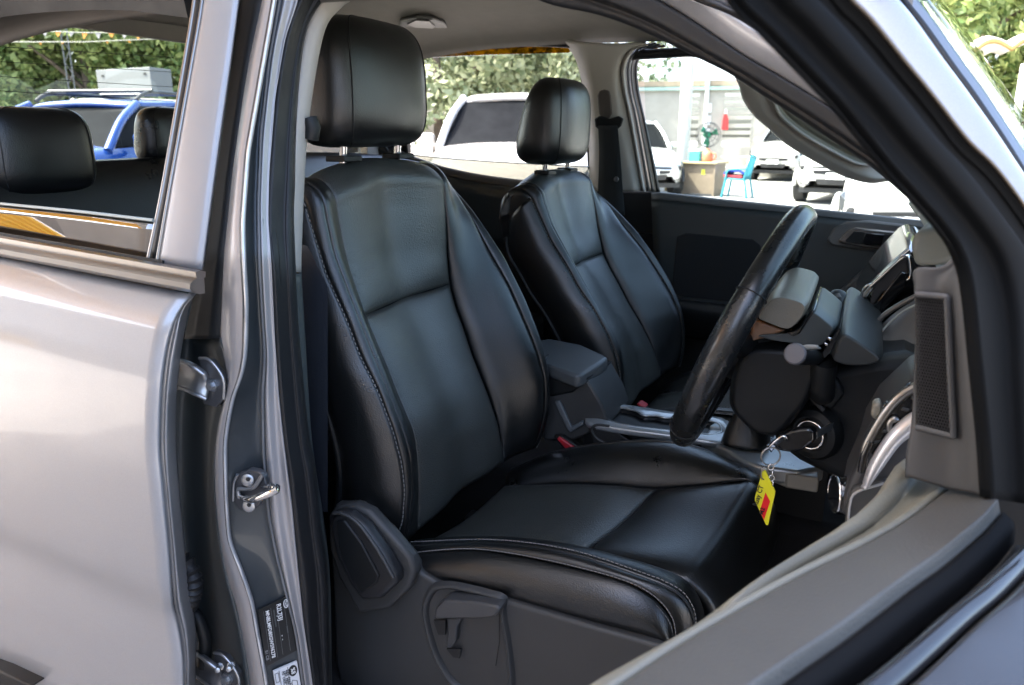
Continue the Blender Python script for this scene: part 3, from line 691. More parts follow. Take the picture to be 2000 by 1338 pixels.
patch('cushion_panel', [NI8[:ks + 1], CM8[:ks + 1], FI8[:ks + 1]], 34, 34, LEATHER2, FS_, puff=.010, p=8, th=.03, toward=Vector((-.4, .5, 4)), **kw)
# front section rolls over the front edge
drop = [[p + Vector((.035, 0, -.028)) for p in (NI8[-1], CM8[-1], FI8[-1])], [p + Vector((.050, 0, -.075)) for p in (NI8[-1], CM8[-1], FI8[-1])], [p + Vector((.035, 0, -.15)) for p in (NI8[-1], CM8[-1], FI8[-1])]]
cols = [L[ks:] + [d[i] for d in drop] for i, L in enumerate((NI8, CM8, FI8))]
patch('cushion_panel', cols, 34, 40, LEATHER, FS_, puff=.010, p=8, th=.03, toward=Vector((2, .5, 4)), **kw)
tube('seam', cr([NI8[ks], CM8[ks], FI8[ks]], 20), .0018, SEAMM, FS_, 6, **kw)
def endroll(L, dx=.03, dz=-.05): return L + [L[-1] + Vector((dx, 0, dz)), L[-1] + Vector((dx * .9, 0, dz * 2.4))]
NTf, (NIf2, FTf, FIf2) = nt_, [endroll(L) for L in (ni_, ft_, fi_)]
patch('cushion_bolster', [NIf2, bl(cr(NIf2, 12), cr(NTf, 12), .55, (0, 0, .010)), NTf], 16, 46, LEATHER, FS_, puff=.005, p=6, th=.02, toward=Vector((-.4, .5, 4)), **kw)
patch('cushion_bolster', [FIf2, bl(cr(FIf2, 12), cr(FTf, 12), .5, (0, -.006, .012)), FTf], 24, 46, LEATHER, FS_, puff=.008, p=6, th=.02, toward=Vector((-.4, .5, 4)), **kw)
fb_ = [p + Vector((0, .03, -.015)) for p in FTf]; fc_ = [p + Vector((0, .04, -.10)) for p in FTf]
patch('cushion_side', [FTf, fb_, fc_], 14, 40, LEATHER, FS_, th=.01, toward=Vector((-.3, 4, 1.5)), **kw)
NDf = cr(nd_, 20)
patch('cushion_facing', [cr(nt_, 20), bl(cr(nt_, 20), NDf, .5, (.0, -.003, .002)), NDf], 12, 50, LEATHER, FS_, puff=.004, p=4, th=.015, toward=Vector((-.2, -4, 1.5)), **kw)
patch('cushion_side', [NDf, bl(NDf, cr(nb_, 20), .45, (0, -.012, 0)), cr(nb_, 20)], 20, 50, LEATHER, FS_, puff=.010, p=4, th=.015, toward=Vector((-.2, -4, 1)), **kw)
for L in (nt_, NIf2, FTf, FIf2): tube('seam', cr(L, 46), .0016, SEAMM, FS_, 6, **kw)
tube('piping', [p + Vector((0, -.004, .002)) for p in cr(FTf, 46)], .0034, LEATHER, FS_, 8, **kw)
link('stitching', stitches([p + Vector((0, -.0045, .003)) for p in bl(NDf, cr(nt_, 20), .12)], 80, .0046, .0009), THREAD, FS_, **kw)
link('stitching', stitches([p + Vector((0, -.006, -.004)) for p in NDf], 80, .0046, .0009), THREAD, FS_, **kw)
link('stitching', stitches([p + Vector((.001, .004, .0055)) for p in cr(nt_, 20)], 80, .0046, .0009), THREAD, FS_, **kw)
# front valance of the cushion
patch('cushion_front', [[d + Vector((0, 0, 0)) for d in drop[2]], [d + Vector((-.01, 0, -.1)) for d in drop[2]]], 10, 20, LEATHER, FS_, th=.01, **kw)
# seat frame cover
YC = .285
cov = [(640, 1010), (655, 985), (700, 985), (760, 1035), (803, 1085), (822, 1120), (860, 1142), (905, 1158), (985, 1172), (1150, 1222), (1290, 1262), (1330, 1300), (1340, 1420), (690, 1420), (655, 1300), (650, 1150)]
prism('seat_base_cover', Yc(cov, YC), (0, .02, 0), PLASTG, FS_, bv=.006, seg=4, **kw)
rc = Yc([(843, 1150), (870, 1142), (900, 1145), (962, 1160), (985, 1170), (985, 1200), (996, 1270), (1001, 1330), (990, 1380), (900, 1350), (860, 1300), (840, 1250), (828, 1190)], YC - .002)
cx_ = sum(rc, Vector()) / len(rc)
rim = cr(rc, 60, True)
def sc__(k, d): return [Vector((cx_.x + (p.x - cx_.x) * k, p.y + d, cx_.z + (p.z - cx_.z) * k)) for p in rim]
loops = [sc__(1.06, .003), sc__(1.0, -.006), sc__(.93, -.004), sc__(.88, .010), sc__(.84, .014)]
patch('lever_recess_rim', [r + [r[0]] for r in loops], 17, 61, PLASTG, FS_, **kw)
V_ = sc__(.85, .0135); V_.append(sum(V_, Vector()) / 60)
link('lever_recess', mesh(V_, [(i, (i + 1) % 60, 60) for i in range(60)]), mat('recess_plastic', (.045, .045, .045), .6), FS_, **kw)
lv = Yc([(848, 1202), (850, 1188), (868, 1172), (935, 1177), (972, 1184), (978, 1192), (966, 1205), (945, 1209), (850, 1210)], YC - .026)
prism('height_lever', lv, (0, .030, 0), mat('lever_plastic', (.055, .055, .055), .45), FS_, bv=.004, seg=3, **kw)
st = Yc([(872, 1208), (902, 1208), (893, 1225), (890, 1255), (880, 1268), (870, 1262), (874, 1235)], YC - .012)
prism('lever_stem', st, (0, .016, 0), mat('lever_plastic_2', (.045, .045, .045), .5), FS_, bv=.003, **kw)
prism('lever_slot', Yc([(846, 1212), (870, 1212), (870, 1240), (856, 1240)], YC - .0085), (0, .003, 0), INK, FS_, **kw)
prism('lever_slot', Yc([(872, 1268), (900, 1268), (897, 1286), (885, 1284)], YC - .0085), (0, .003, 0), INK, FS_, **kw)
tube('cover_line', Yc([(985, 1180), (1075, 1255), (1160, 1275)], YC - .001)[:0] or Yc([(975, 1200), (975, 1255), (968, 1300)], YC - .005), .0008, INK, FS_, 5, **kw)
# recliner: raised shield and the big paddle handle
sh = Yc([(640, 1030), (652, 990), (690, 985), (722, 1000), (770, 1052), (803, 1090), (812, 1118), (800, 1150), (760, 1190), (700, 1200), (660, 1130), (642, 1075)], YC - .022)
prism('recliner_shield', sh, (0, .024, 0), PLASTG, FS_, bv=.008, seg=4, **kw)
hd = Yc([(645, 1012), (655, 1000), (680, 1004), (712, 1030), (752, 1085), (776, 1128), (774, 1142), (742, 1172), (706, 1176), (680, 1140), (655, 1085), (643, 1040)], YC - .046)
prism('recliner_handle', hd, (0, .026, 0), mat('handle_black', (.018, .018, .019), .42), FS_, bv=.009, seg=5, **kw)
h2_ = Yc([(655, 1018), (672, 1016), (705, 1060), (740, 1125), (735, 1140), (705, 1160), (685, 1130), (662, 1075)], YC - .050)
prism('handle_face', h2_, (0, .006, 0), PLASTD, FS_, bv=.003, **kw)
tube('handle_edge', cr(Yc([(652, 1003), (668, 1003), (700, 1023), (740, 1078), (768, 1128)], YC - .0475), 24), .0030, PLASTG, FS_, 8, **kw)
# seat rail
box('seat_rail', (-.45, .33, .60), (.6, .04, .04), DSTEEL, FS_, bv=.004, **kw)
box('seat_rail', (-.45, .78, .60), (.6, .04, .04), DSTEEL, FS_, bv=.004, **kw)
prism('buckle_stalk', Yc([(1080, 852), (1098, 852), (1150, 885), (1150, 905), (1120, 905)], .83), (0, .016, 0), PLASTD, FS_, bv=.003, **kw)

# the passenger seat: same seat, further forward and reclined more
PS = FS_.copy(); COL.objects.link(PS); PS['label'] = 'black leather passenger seat beyond the driver seat'
NPIV = Vector((-.472, 1.295, .815)); PS.scale = (1, .95, 1); PS.location = NPIV - WL[TR.name]; WL[PS.name] = NPIV
REC = R(-10.3)
skip = ('seat_base_cover', 'lever', 'recliner', 'handle', 'cover_line', 'buckle', 'seat_rail')
for ch in [c for c in COL.objects if c.parent is FS_]:
    if ch.name.startswith(skip): continue
    c = ch.copy(); COL.objects.link(c); c.parent = PS
    if not ch.name.startswith(('cushion',)): 
        zc = ch.bound_box[6][2]
        if ch.bound_box[6][2] > .15: c.rotation_euler = (0, REC, 0)
    if ch.name.startswith(('headrest', 'post_collar')):
        c.rotation_euler = (0, R(2), 0)
        c.location = Vector((-.768, 1.300, 1.480)) - NPIV - (HC - PIV)

# ================================================================== rear bench seen through the rear door window
RS = tag(empty('rear_seat', (-1.4, .8, .9), TR), 'black leather rear bench seen over the rear door glass')
def rx(pts, X): return [onX(x, y, X) for x, y in pts]
headrest(RS, Vector((-1.40, .335, 1.425)), LEATHER, sc_=.75)
headrest(RS, onX(333, 263, -1.44), LEATHER, sc_=.56)
top = [Vector((-1.42, -.05 + .15, 1.395)), Vector((-1.42, .5, 1.402)), Vector((-1.42, .95, 1.405)), Vector((-1.42, 1.35, 1.395)), Vector((-1.40, 1.68, 1.36))]
fr1 = [p + Vector((.04, 0, -.02)) for p in top]; fr2 = [p + Vector((.09, 0, -.22)) for p in top]; fr3 = [p + Vector((.16, 0, -.5)) for p in top]
bkk = [p + Vector((-.08, 0, 0)) for p in top]
patch('backrest', [bkk, top, fr1, fr2, fr3], 30, 60, LEATHER, RS, puff=.004, th=.02)
box('cushion', (-1.15, .93, .84), (.5, 1.4, .12), LEATHER, RS, bv=.03)
tube('headrest_post', [Vector((-1.40, .31, 1.36)), Vector((-1.40, .31, 1.30))], .006, CHROME, RS)
tube('headrest_post', [Vector((-1.40, .41, 1.36)), Vector((-1.40, .41, 1.30))], .006, CHROME, RS)
# ================================================================== cabin shell
# floor, tunnel, firewall, rear wall
prism('cabin_floor', [Vector((-1.8, .10, .50)), Vector((.75, .10, .50)), Vector((.75, 1.76, .50)), Vector((-1.8, 1.76, .50))], (0, 0, .03), CARPET, TR)
prism('firewall', [Vector((.70, .12, .50)), Vector((.70, 1.74, .50)), Vector((.72, 1.74, 1.13)), Vector((.72, .12, 1.13))], (.03, 0, 0), CARPET, TR)
prism('rear_wall', [Vector((-1.62, .10, .50)), Vector((-1.62, 1.76, .50)), Vector((-1.60, 1.74, 1.24)), Vector((-1.60, .12, 1.24))], (-.03, 0, 0), PLASTD, TR)
box('centre_tunnel', (-.35, .93, .62), (1.9, .22, .22), CARPET, TR, bv=.03)
prism('lower_dash', [Vector((.30, .30, .55)), Vector((.50, .30, .55)), Vector((.50, 1.70, .55)), Vector((.30, 1.70, .55))], (0, 0, .2), CARPET, TR)
# headliner: a shallow dome, with the roof skin over it
hl = []
for x, dz in ((.02, -.075), (-.25, -.02), (-.7, .0), (-1.15, -.005), (-1.45, -.045), (-1.565, -.085)):
    hl.append([Vector((x, y, 1.790 + dz - e)) for y, e in ((.262, .165), (.33, .08), (.5, .018), (.93, 0), (1.36, .018), (1.53, .045), (1.60, .085))])
HLcols = list(map(list, zip(*hl)))
patch('headliner', HLcols, 60, 60, HEADLN, TR, th=.012, toward=Vector((-.7, .9, 0)))
rf = [[p + Vector((0, (p.y - .93) * .07, .055 + (.03 if .3 < p.y < 1.55 else 0))) for p in c] for c in HLcols]
patch('roof_skin', rf, 30, 30, SILVER, TR, th=.003, toward=Vector((-.7, .9, 9)))
# roof console lamp / dark bezel behind the headrest and the little dark spot over the rear bench
lp = [onZ(x, y, 1.765) for x, y in [(770, 62), (782, 34), (815, 28), (845, 30), (868, 38), (886, 60), (880, 67), (840, 64)]]
lm = prism('roof_lamp', lp, (0, 0, -.012), mat('lamp_bezel', (.07, .066, .06), .5), TR, bv=.005)
prism('lamp_lens', [onZ(x, y, 1.752) for x, y in [(795, 46), (812, 38), (838, 40), (850, 50), (845, 54), (810, 52)]], (0, 0, -.003), mat('lens', (.14, .13, .12), .35), lm, bv=.002)
pp = onZ(182, 14, 1.745)
lathe('coat_hook', pp + Vector((0, 0, .012)), (0, 0, -1), [(.022, 0), (.024, .010), (.014, .020), (.006, .024)], PLASTD, TR, 20)
# rear header, rear window
RWX = -1.58
rw_top = [onX(-60, 56, RWX), onX(0, 59, RWX), onX(180, 66, RWX), onX(360, 77, RWX)]
yL, zT = rw_top[0].y, rw_top[1].z
wy0, wy1, wz0, wz1 = .22, 1.62, 1.235, zT
RW = tag(empty('rear_window', (RWX, .93, 1.4), TR), 'rear window of the cab with thin heating wires')
prism('pane', [Vector((RWX, wy0, wz0)), Vector((RWX, wy1, wz0)), Vector((RWX, wy1, wz1 + .06)), Vector((RWX, wy0, wz1 + .06))], (-.004, 0, 0), glassmat('rear_glass', (.80, .84, .82), .05), RW)
prism('header', [Vector((RWX + .005, .2, zT + .024)), Vector((RWX + .005, 1.66, zT + .012)), Vector((RWX + .005, 1.66, zT + .10)), Vector((RWX + .005, .2, zT + .10))], (.02, 0, 0), HEADLN, RW, bv=.004)
prism('lower_trim', [Vector((RWX + .002, .1, 1.10)), Vector((RWX + .002, 1.74, 1.10)), Vector((RWX + .002, 1.74, 1.265)), Vector((RWX + .002, .1, 1.265))], (.03, 0, 0), PLASTD, RW, bv=.005)
for yy in (92, 121, 150, 178):
    a, b = onX(-40, yy - 3, RWX + .002), onX(340, yy + 20, RWX + .002)
    tube('heating_wire', [a, b], .0006, PLASTD, RW, 4)
for y_ in (.12, 1.66):
    prism('corner_trim', [Vector((RWX + .004, y_ - .06, 1.1)), Vector((RWX + .004, y_ + .06, 1.1)), Vector((RWX + .004, y_ + .06, 1.72)), Vector((RWX + .004, y_ - .06, 1.72))], (.03, 0, 0), BEIGE, RW, bv=.004)
# ------------------------------------------------------------------ left side of the cabin
def YL(pts, d=0.0):                  # left inner wall: leans inward above the belt
    out = []
    for x, y in pts:
        Y = 1.74
        for _ in range(4):
            p = onY(x, y, Y - d); Y = 1.74 - max(0, p.z - 1.27) * .36
        out.append(onY(x, y, Y - d))
    return out
LP = tag(empty('left_pillar', (-.7, 1.7, 1.4), TR), 'beige inner trim of the far door pillar with seat belt')
c_l = [(1090, 80), (1108, 92), (1122, 112), (1131, 138), (1138, 170), (1145, 230), (1150, 290), (1152, 372)]
c_l2 = [(1130, 84), (1142, 96), (1146, 116), (1152, 150), (1158, 190), (1163, 240), (1167, 300), (1170, 374)]
c_r0 = [(1200, 86), (1196, 110), (1194, 150), (1200, 200), (1206, 260), (1220, 320), (1232, 374)]
c_r = [(1262, 86), (1232, 96), (1218, 112), (1211, 140), (1216, 180), (1226, 225), (1240, 300), (1253, 374)]
patch('pillar_trim', [YL(c_l, -.03), YL(c_l2, .02), YL(c_r0, .025), YL(c_r, 0)], 30, 40, BEIGE, LP, th=.008)
c_e = [(1275, 84), (1246, 94), (1232, 108), (1223, 132), (1226, 180), (1236, 225), (1249, 300), (1262, 374)]
c_d = [(1300, 92), (1266, 98), (1252, 110), (1245, 135), (1249, 180), (1262, 240), (1277, 310), (1290, 376)]
patch('pillar_edge', [YL(c_r, 0), YL([(a[0] * .5 + b[0] * .5, a[1]) for a, b in zip(c_r, c_e)], .008), YL(c_e, -.01)], 9, 40, BEIGE, LP, th=.004)
for k0, k1, d0, mm in ((0.0, .30, -.02, RUBBER), (.30, .62, -.035, mat('frame_grey', (.05, .05, .05), .4, coat=.3)), (.62, 1.0, -.05, RUBBER)):
    A_ = [(a[0] + (b[0] - a[0]) * k0, a[1] + (b[1] - a[1]) * k0) for a, b in zip(c_e, c_d)]
    B_ = [(a[0] + (b[0] - a[0]) * k1, a[1] + (b[1] - a[1]) * k1) for a, b in zip(c_e, c_d)]
    M_ = [((a[0] + b[0]) / 2, a[1]) for a, b in zip(A_, B_)]
    patch('door_frame_seal', [YL(A_, d0), YL(M_, d0 + .010), YL(B_, d0)], 8, 36, mm, LP, th=.004)
# belt: height adjuster cover, guide, webbing
ad = YL([(1166, 186), (1170, 177), (1180, 174), (1190, 177), (1193, 188), (1195, 222), (1190, 231), (1176, 231), (1169, 222)], .03)
prism('height_adjuster', ad, (0, .02, 0), mat('adjuster_brown', (.10, .085, .075), .45), LP, bv=.004)
gd = YL([(1160, 232), (1170, 226), (1190, 232), (1208, 226), (1217, 232), (1212, 246), (1203, 254), (1172, 256), (1162, 248)], .045)
prism('belt_guide', gd, (0, .014, 0), PLASTD, LP, bv=.004)
patch('belt_webbing', [YL([(1168, 246), (1170, 300), (1168, 372), (1168, 420)], .05), YL([(1206, 246), (1211, 300), (1216, 372), (1220, 420)], .05)], 4, 20, BELTM, LP, th=.002)
lathe('belt_stop', YL([(1204, 350)], .06)[0], (0, -1, 0), [(.008, 0), (.007, .006), (.002, .007)], DSTEEL, LP, 12)
pl = YL([(1160, 372), (1262, 374), (1300, 376), (1310, 470), (1310, 620), (1150, 620)], -.035)
prism('lower_pillar_trim', pl, (0, .02, 0), PLASTD, LP, bv=.006)
# left front door, inside
LD = tag(empty('left_front_door', (-.2, 1.74, 1.0), TR), 'closed far front door with dark inner panel and grey pull handle bezel')
tp = [(1272, 378), (1290, 376), (1400, 388), (1520, 400), (1700, 420), (1850, 437), (1960, 452), (2100, 470)]
dz = [(1272, 392), (1290, 390), (1400, 402), (1520, 414), (1700, 434), (1850, 452), (1960, 468), (2100, 486)]
m1 = [(1274, 450), (1300, 452), (1420, 462), (1540, 472), (1700, 492), (1850, 510), (1960, 524), (2100, 545)]
b1 = [(1280, 640), (1310, 650), (1430, 670), (1550, 690), (1700, 720), (1850, 750), (1960, 770), (2100, 800)]
DPM = mat('door_panel_dark', (.030, .034, .034), .45, bump=('grain', 380, .3, .0005))
patch('top_roll', [YL(tp, -.02), YL(tp, .01), YL(dz, .022)], 10, 40, mat('belt_roll', (.07, .072, .072), .38), LD, th=.004)
patch('door_panel', [YL(dz, .02), YL(m1, .02), YL(b1, .02)], 20, 40, DPM, LD, th=.01)
pk = [YL(q, .015) for q in ([(1318, 468), (1325, 455), (1400, 458), (1482, 468)], [(1308, 520), (1325, 520), (1400, 522), (1482, 530)], [(1308, 572), (1325, 574), (1400, 582), (1482, 592)])]
prism('map_pocket', YL([(1322, 462), (1340, 455), (1470, 468), (1486, 480), (1490, 585), (1470, 595), (1325, 578), (1312, 565)], .024), (0, .006, 0), CARPET, LD, bv=.004)
patch('armrest', [YL([(1302, 582), (1400, 592), (1500, 604), (1640, 622)], .02), YL([(1302, 588), (1400, 600), (1500, 612), (1640, 632)], .075), YL([(1302, 612), (1400, 628), (1500, 640), (1640, 662)], .075), YL([(1302, 650), (1400, 668), (1500, 684), (1640, 700)], .03)], 16, 24, PLASTD, LD, th=.01)
bz = YL([(1614, 470), (1628, 446), (1655, 432), (1700, 431), (1780, 440), (1800, 452), (1760, 488), (1735, 496), (1680, 488), (1625, 480)], .028)
prism('handle_bezel', bz, (0, .016, 0), mat('bezel_grey', (.12, .115, .11), .35, metal=.3), LD, bv=.006)
bz2 = YL([(1636, 470), (1655, 450), (1672, 444), (1750, 452), (1766, 458), (1748, 480), (1730, 490), (1690, 484), (1645, 476)], .036)
b2 = prism('handle_ring', bz2, (0, .012, 0), mat('bezel_satin', (.20, .185, .175), .26, metal=.8), LD, bv=.005)
prism('handle_cup', YL([(1650, 470), (1668, 452), (1742, 458), (1754, 464), (1740, 478), (1726, 484), (1690, 479), (1655, 474)], .0375), (0, .006, 0), PLASTD, LD, bv=.002)
prism('handle_lever', YL([(1690, 455), (1728, 458), (1722, 480), (1682, 476)], .0405), (0, .004, 0), GLOSSB, LD, bv=.002)
prism('switch', YL([(1772, 474), (1790, 462), (1796, 480), (1776, 490)], .03), (0, .008, 0), PLASTD, LD, bv=.002)
prism('pull_bar', YL([(1590, 620), (1596, 606), (1690, 524), (1706, 532), (1700, 545), (1610, 628)], .055), (0, .03, 0), mat('pull_bar', (.075, .068, .064), .45), LD, bv=.008)
prism('window_pane', [Vector((-.62, 1.775, 1.27)), Vector((.22, 1.775, 1.22)), Vector((.22, 1.775, 1.28)), Vector((-.50, 1.645, 1.655)), Vector((-.62, 1.645, 1.66))], (0, .004, 0), GLASS, LD)
tube('frame_header', [Vector((-.66, 1.63, 1.672)), Vector((-.48, 1.63, 1.675)), Vector((-.25, 1.645, 1.63))], .014, RUBBER, LD, 10)
prism('rain_visor', YL([(1255, 94), (1380, 96), (1400, 112), (1300, 104), (1262, 106)], -.06), (0, .003, 0), AMBER, LD)
# door mirror glimpsed past the pillar
mr = [onY(x, y, 1.93) for x, y in [(1778, 386), (1798, 386), (1832, 420), (1826, 431), (1810, 428), (1778, 402)]]
MR = tag(prism('door_mirror', mr, (0, .12, 0), CHROME, TR, bv=.012), 'chrome far door mirror')
prism('mirror_base', [onY(x, y, 1.925) for x, y in [(1776, 392), (1788, 400), (1818, 430), (1790, 424)]], (0, .10, 0), PLASTD, MR, bv=.006)
# left A pillar trim with a grab handle recess
gr = [(1380, 60), (1420, 120), (1443, 165), (1452, 195), (1472, 225), (1500, 250), (1540, 284), (1600, 320), (1650, 345), (1700, 358), (1760, 358), (1830, 420)]
gu = [(1440, 40), (1480, 100), (1506, 160), (1520, 190), (1540, 212), (1580, 240), (1620, 262), (1660, 290), (1700, 318), (1730, 338), (1790, 345), (1850, 400)]
gm = [(1408, 50), (1450, 110), (1482, 168), (1490, 200), (1502, 222), (1536, 250), (1570, 272), (1622, 306), (1672, 332), (1710, 348), (1772, 352), (1840, 410)]
gt = [(1500, 20), (1540, 80), (1580, 140), (1600, 165), (1640, 200), (1680, 230), (1710, 250), (1740, 275), (1770, 300), (1800, 322), (1830, 340), (1890, 400)]
LA = tag(empty('left_front_pillar', (-.1, 1.7, 1.5), TR), 'beige far windscreen pillar trim with a moulded grab handle')
patch('pillar_trim', [YL(gr, -.01), YL(gr, .02), YL([(a[0] * .5 + b[0] * .5, a[1] * .5 + b[1] * .5) for a, b in zip(gr, gm)], .034), YL(gm, .038), YL(gu, .030), YL(gt, .020)], 50, 60, BEIGE, LA, th=.01)
r1 = [(1506, 160), (1512, 196), (1526, 226), (1566, 260), (1620, 292), (1672, 318), (1704, 322)]
r2 = [(1522, 172), (1528, 200), (1544, 222), (1580, 250), (1630, 280), (1678, 304), (1708, 312)]
r3 = [(1560, 180), (1572, 200), (1590, 216), (1620, 240), (1656, 266), (1692, 288), (1722, 302)]
patch('grab_recess', [YL(r1, .046), YL([(a[0] * .4 + b[0] * .6, a[1] * .4 + b[1] * .6) for a, b in zip(r1, r2)], .036), YL(r2, .042), YL(r3, .052)], 24, 36, mat('recess_beige_shaded', (.24, .235, .19), .45), LA, th=.004)  # raised piece; darker beige puts the recess shade into the colour
tube('grab_rim', cr(YL(r1, .050), 40), .0045, BEIGE, LA, 10)
tube('pillar_gap', cr(YL([(1540, 205), (1590, 240), (1640, 275), (1700, 315)], .05), 20), .003, BEIGE, LA, 8)
# left rear door: belt trim, lowered pane, visor, rear pillar
LR = tag(empty('left_rear_door', (-1.2, 1.74, 1.1), TR), 'closed far rear door with its window partly down')
lt = [(700, 268), (770, 290), (800, 303), (830, 314), (870, 327), (930, 340), (1000, 350), (1080, 358), (1160, 366)]
lt2 = [(700, 280), (765, 302), (796, 316), (826, 328), (866, 342), (926, 356), (1000, 366), (1080, 374), (1160, 382)]
lb = [(690, 420), (760, 440), (796, 450), (830, 460), (870, 470), (930, 480), (1000, 490), (1080, 500), (1160, 510)]
patch('belt_roll', [YL(lt, -.02), YL(lt, .01), YL(lt2, .03)], 10, 40, mat('rear_roll', (.045, .043, .042), .42), LR, th=.004)
patch('door_panel', [YL(lt2, .03), YL(lb, .03)], 6, 30, DPM, LR, th=.01)
prism('window_pane', YL([(780, 300), (860, 308), (1000, 318), (1156, 326), (1160, 372), (1000, 356), (860, 332), (790, 312)], -.03), (0, .004, 0), glassmat('rear_tint', (.50, .50, .46), .10), LR)
tube('pane_edge', cr(YL([(780, 300), (860, 308), (1000, 318), (1156, 326)], -.031), 12), .0022, mat('pane_edge_green', (.45, .52, .48), .2, spec=.8), LR, 6)
prism('rain_visor', YL([(820, 92), (960, 90), (1112, 92), (1118, 98), (1110, 103), (960, 107), (820, 113)], -.07), (0, .003, 0), AMBER, LR)
tube('frame_header', YL([(780, 84), (900, 86), (1060, 84), (1125, 88)], -.03), .010, RUBBER, LR, 10)
prism('rear_pillar_trim', YL([(540, 78), (800, 82), (786, 180), (796, 300), (740, 292), (680, 300), (600, 312), (540, 316)], -.01), (0, .03, 0), PLASTD, LR, bv=.006)
tube('rear_pillar_edge', YL([(752, 262), (750, 284), (762, 300)], .02), .006, PLASTG, LR, 8)
tube('window_edge', cr(YL([(1118, 96), (1128, 110), (1135, 135), (1139, 165), (1146, 240), (1152, 330)], -.04), 24), .006, RUBBER, LR, 8)
# right B pillar inner trim (beige strip and the dark one under it)
RB = tag(empty('near_pillar_trim', (-.65, .18, 1.4), TR), 'pale strip of inner pillar trim beside the driver seat')
tl = YT([(700, -60), (640, -10), (600, 56), (586, 149), (578, 262), (573, 374), (571, 500), (573, 531)], .178)
tr_ = YT([(745, -50), (690, -4), (669, 12), (636, 56), (613, 168), (598, 299), (590, 470), (588.5, 531)], .215)
patch('upper_trim', [tl, [a.lerp(b, .5) + Vector((.003, -.003, 0)) for a, b in zip(tl, tr_)], tr_, [v + Vector((-.02, .02, 0)) for v in tr_]], 14, 50, BEIGE, RB, th=.006)
tl2 = YT([(573, 534), (580, 662), (599, 860), (623, 1039), (636, 1128), (641, 1300), (646, 1400)], .178)
tr2 = YT([(588.5, 534), (595, 643), (611, 886), (634, 1045), (645, 1135), (648, 1300), (652, 1400)], .205)
patch('lower_trim', [tl2, [a.lerp(b, .5) + Vector((.003, -.003, 0)) for a, b in zip(tl2, tr2)], tr2, [v + Vector((-.05, .06, 0)) for v in tr2]], 14, 50, mat('lower_pillar_plastic', (.05, .058, .056), .5), RB, th=.006)
prism('inner_panel', [onY(x, y, .27) for x, y in [(560, 540), (600, 480), (640, 560), (640, 1000), (600, 1000)]], (-.05, .02, 0), mat('blue_black_vinyl', (.02, .024, .032), .5, bump=('grain', 300, .3, .0006)), RB)
tube('belt_guide', [onY(604, 232, .26), onY(610, 250, .26), onY(606, 270, .26)], .012, PLASTD, RB, 10)
prism('rear_quarter', [Vector((-1.7, .14, .5)), Vector((-.80, .14, .5)), Vector((-.80, .14, 1.12)), Vector((-1.7, .14, 1.16))], (0, .03, 0), PLASTD, RB)
prism('left_lower_wall', [Vector((-1.7, 1.76, .5)), Vector((.7, 1.76, .5)), Vector((.7, 1.76, 1.12)), Vector((-1.7, 1.76, 1.18))], (0, .08, 0), PLASTD, LR)

# ================================================================== steering wheel, column
SW = tag(empty('steering_wheel', (-.145, .56, 1.165), TR), 'black leather steering wheel seen almost edge on')
wc = Vector((-.150, .56, 1.168)); tz = Vector((.372, 0, .928)).normalized(); ty = Vector((0, 1, 0)); wn = ty.cross(tz).normalized()   # wheel plane spanned by ty and tz
if wn.x > 0: wn = -wn
YAW = Matrix.Rotation(R(-2.4), 3, 'Z'); ty = YAW @ ty; tz = YAW @ tz; wn = YAW @ wn
RW_ = .186
ringp = [wc + (ty * math.cos(a) + tz * math.sin(a)) * RW_ for a in [2 * math.pi * i / 96 for i in range(96)]]
rr = []
for i in range(96):
    a = 2 * math.pi * i / 96; rr.append(.0195 + .0022 * max(0, math.cos(2 * a - .0) ) )
tube('rim', ringp, rr, mat('wheel_leather', (.014, .0148, .015), .27, bump=('grain', 620, .25, .00015), spec=.8, rvary=.04, vscale=14), SW, 20, closed=True)
for a in (2.62, .52, 3.9, 5.5):
    c = wc + (ty * math.cos(a) + tz * math.sin(a)) * RW_; t = (-ty * math.sin(a) + tz * math.cos(a)); u = (ty * math.cos(a) + tz * math.sin(a))
    tube('rim_seam', [c + (u * math.cos(b) + wn * math.sin(b)) * .0217 for b in [2 * math.pi * k / 20 for k in range(20)]], .0008, SEAMM, SW, 5, closed=True)
for s in (-1, 1):
    sp = [wc + ty * (.05 * s) - wn * .012, wc + ty * (.11 * s) - wn * .006 + tz * .01, wc + ty * (.178 * s) + tz * .03]
    tube('spoke', cr(sp, 10), [.03, .027, .024, .022, .02, .019, .018, .018, .017, .016], PLASTD, SW, 12)
tube('spoke', [wc - tz * .03, wc - tz * .178], .018, PLASTD, SW, 12)
lathe('hub', wc - wn * .05, wn, [(.062, 0), (.075, .02), (.078, .04), (.068, .055), (.03, .062)], PLASTD, SW, 28)
# airbag pad top: leather edge behind the rim, its lit look put into a pale colour
PADPX = ([(1478, 618), (1488, 598), (1508, 576), (1530, 572), (1572, 584), (1582, 596), (1574, 616), (1552, 640), (1536, 645), (1478, 622)])
loaf('airbag_pad', PADPX, .44, .70, mat('pad_leather_lit', (.17, .15, .115), .42, bump=('grain', 420, .5, .0007)), SW)
SCM = mat('shroud_plastic', (.048, .056, .056), .42, bump=('noise', 800, .12, .0003))
CO = tag(empty('steering_column', (-.05, .56, 1.1), TR), 'dark steering column shroud with two stalks and the ignition lock')
loaf('upper_shroud', ([(1462, 652), (1536, 648), (1560, 640), (1590, 602), (1600, 604), (1632, 630), (1640, 640), (1612, 678), (1560, 672), (1500, 664)]), .465, .66, SCM, CO)
prism('pad_gap', YS([(1536, 650), (1556, 645), (1584, 606), (1592, 606), (1562, 652), (1548, 658)], .460), (0, .18, 0), GLOSSB, CO, bv=.003)
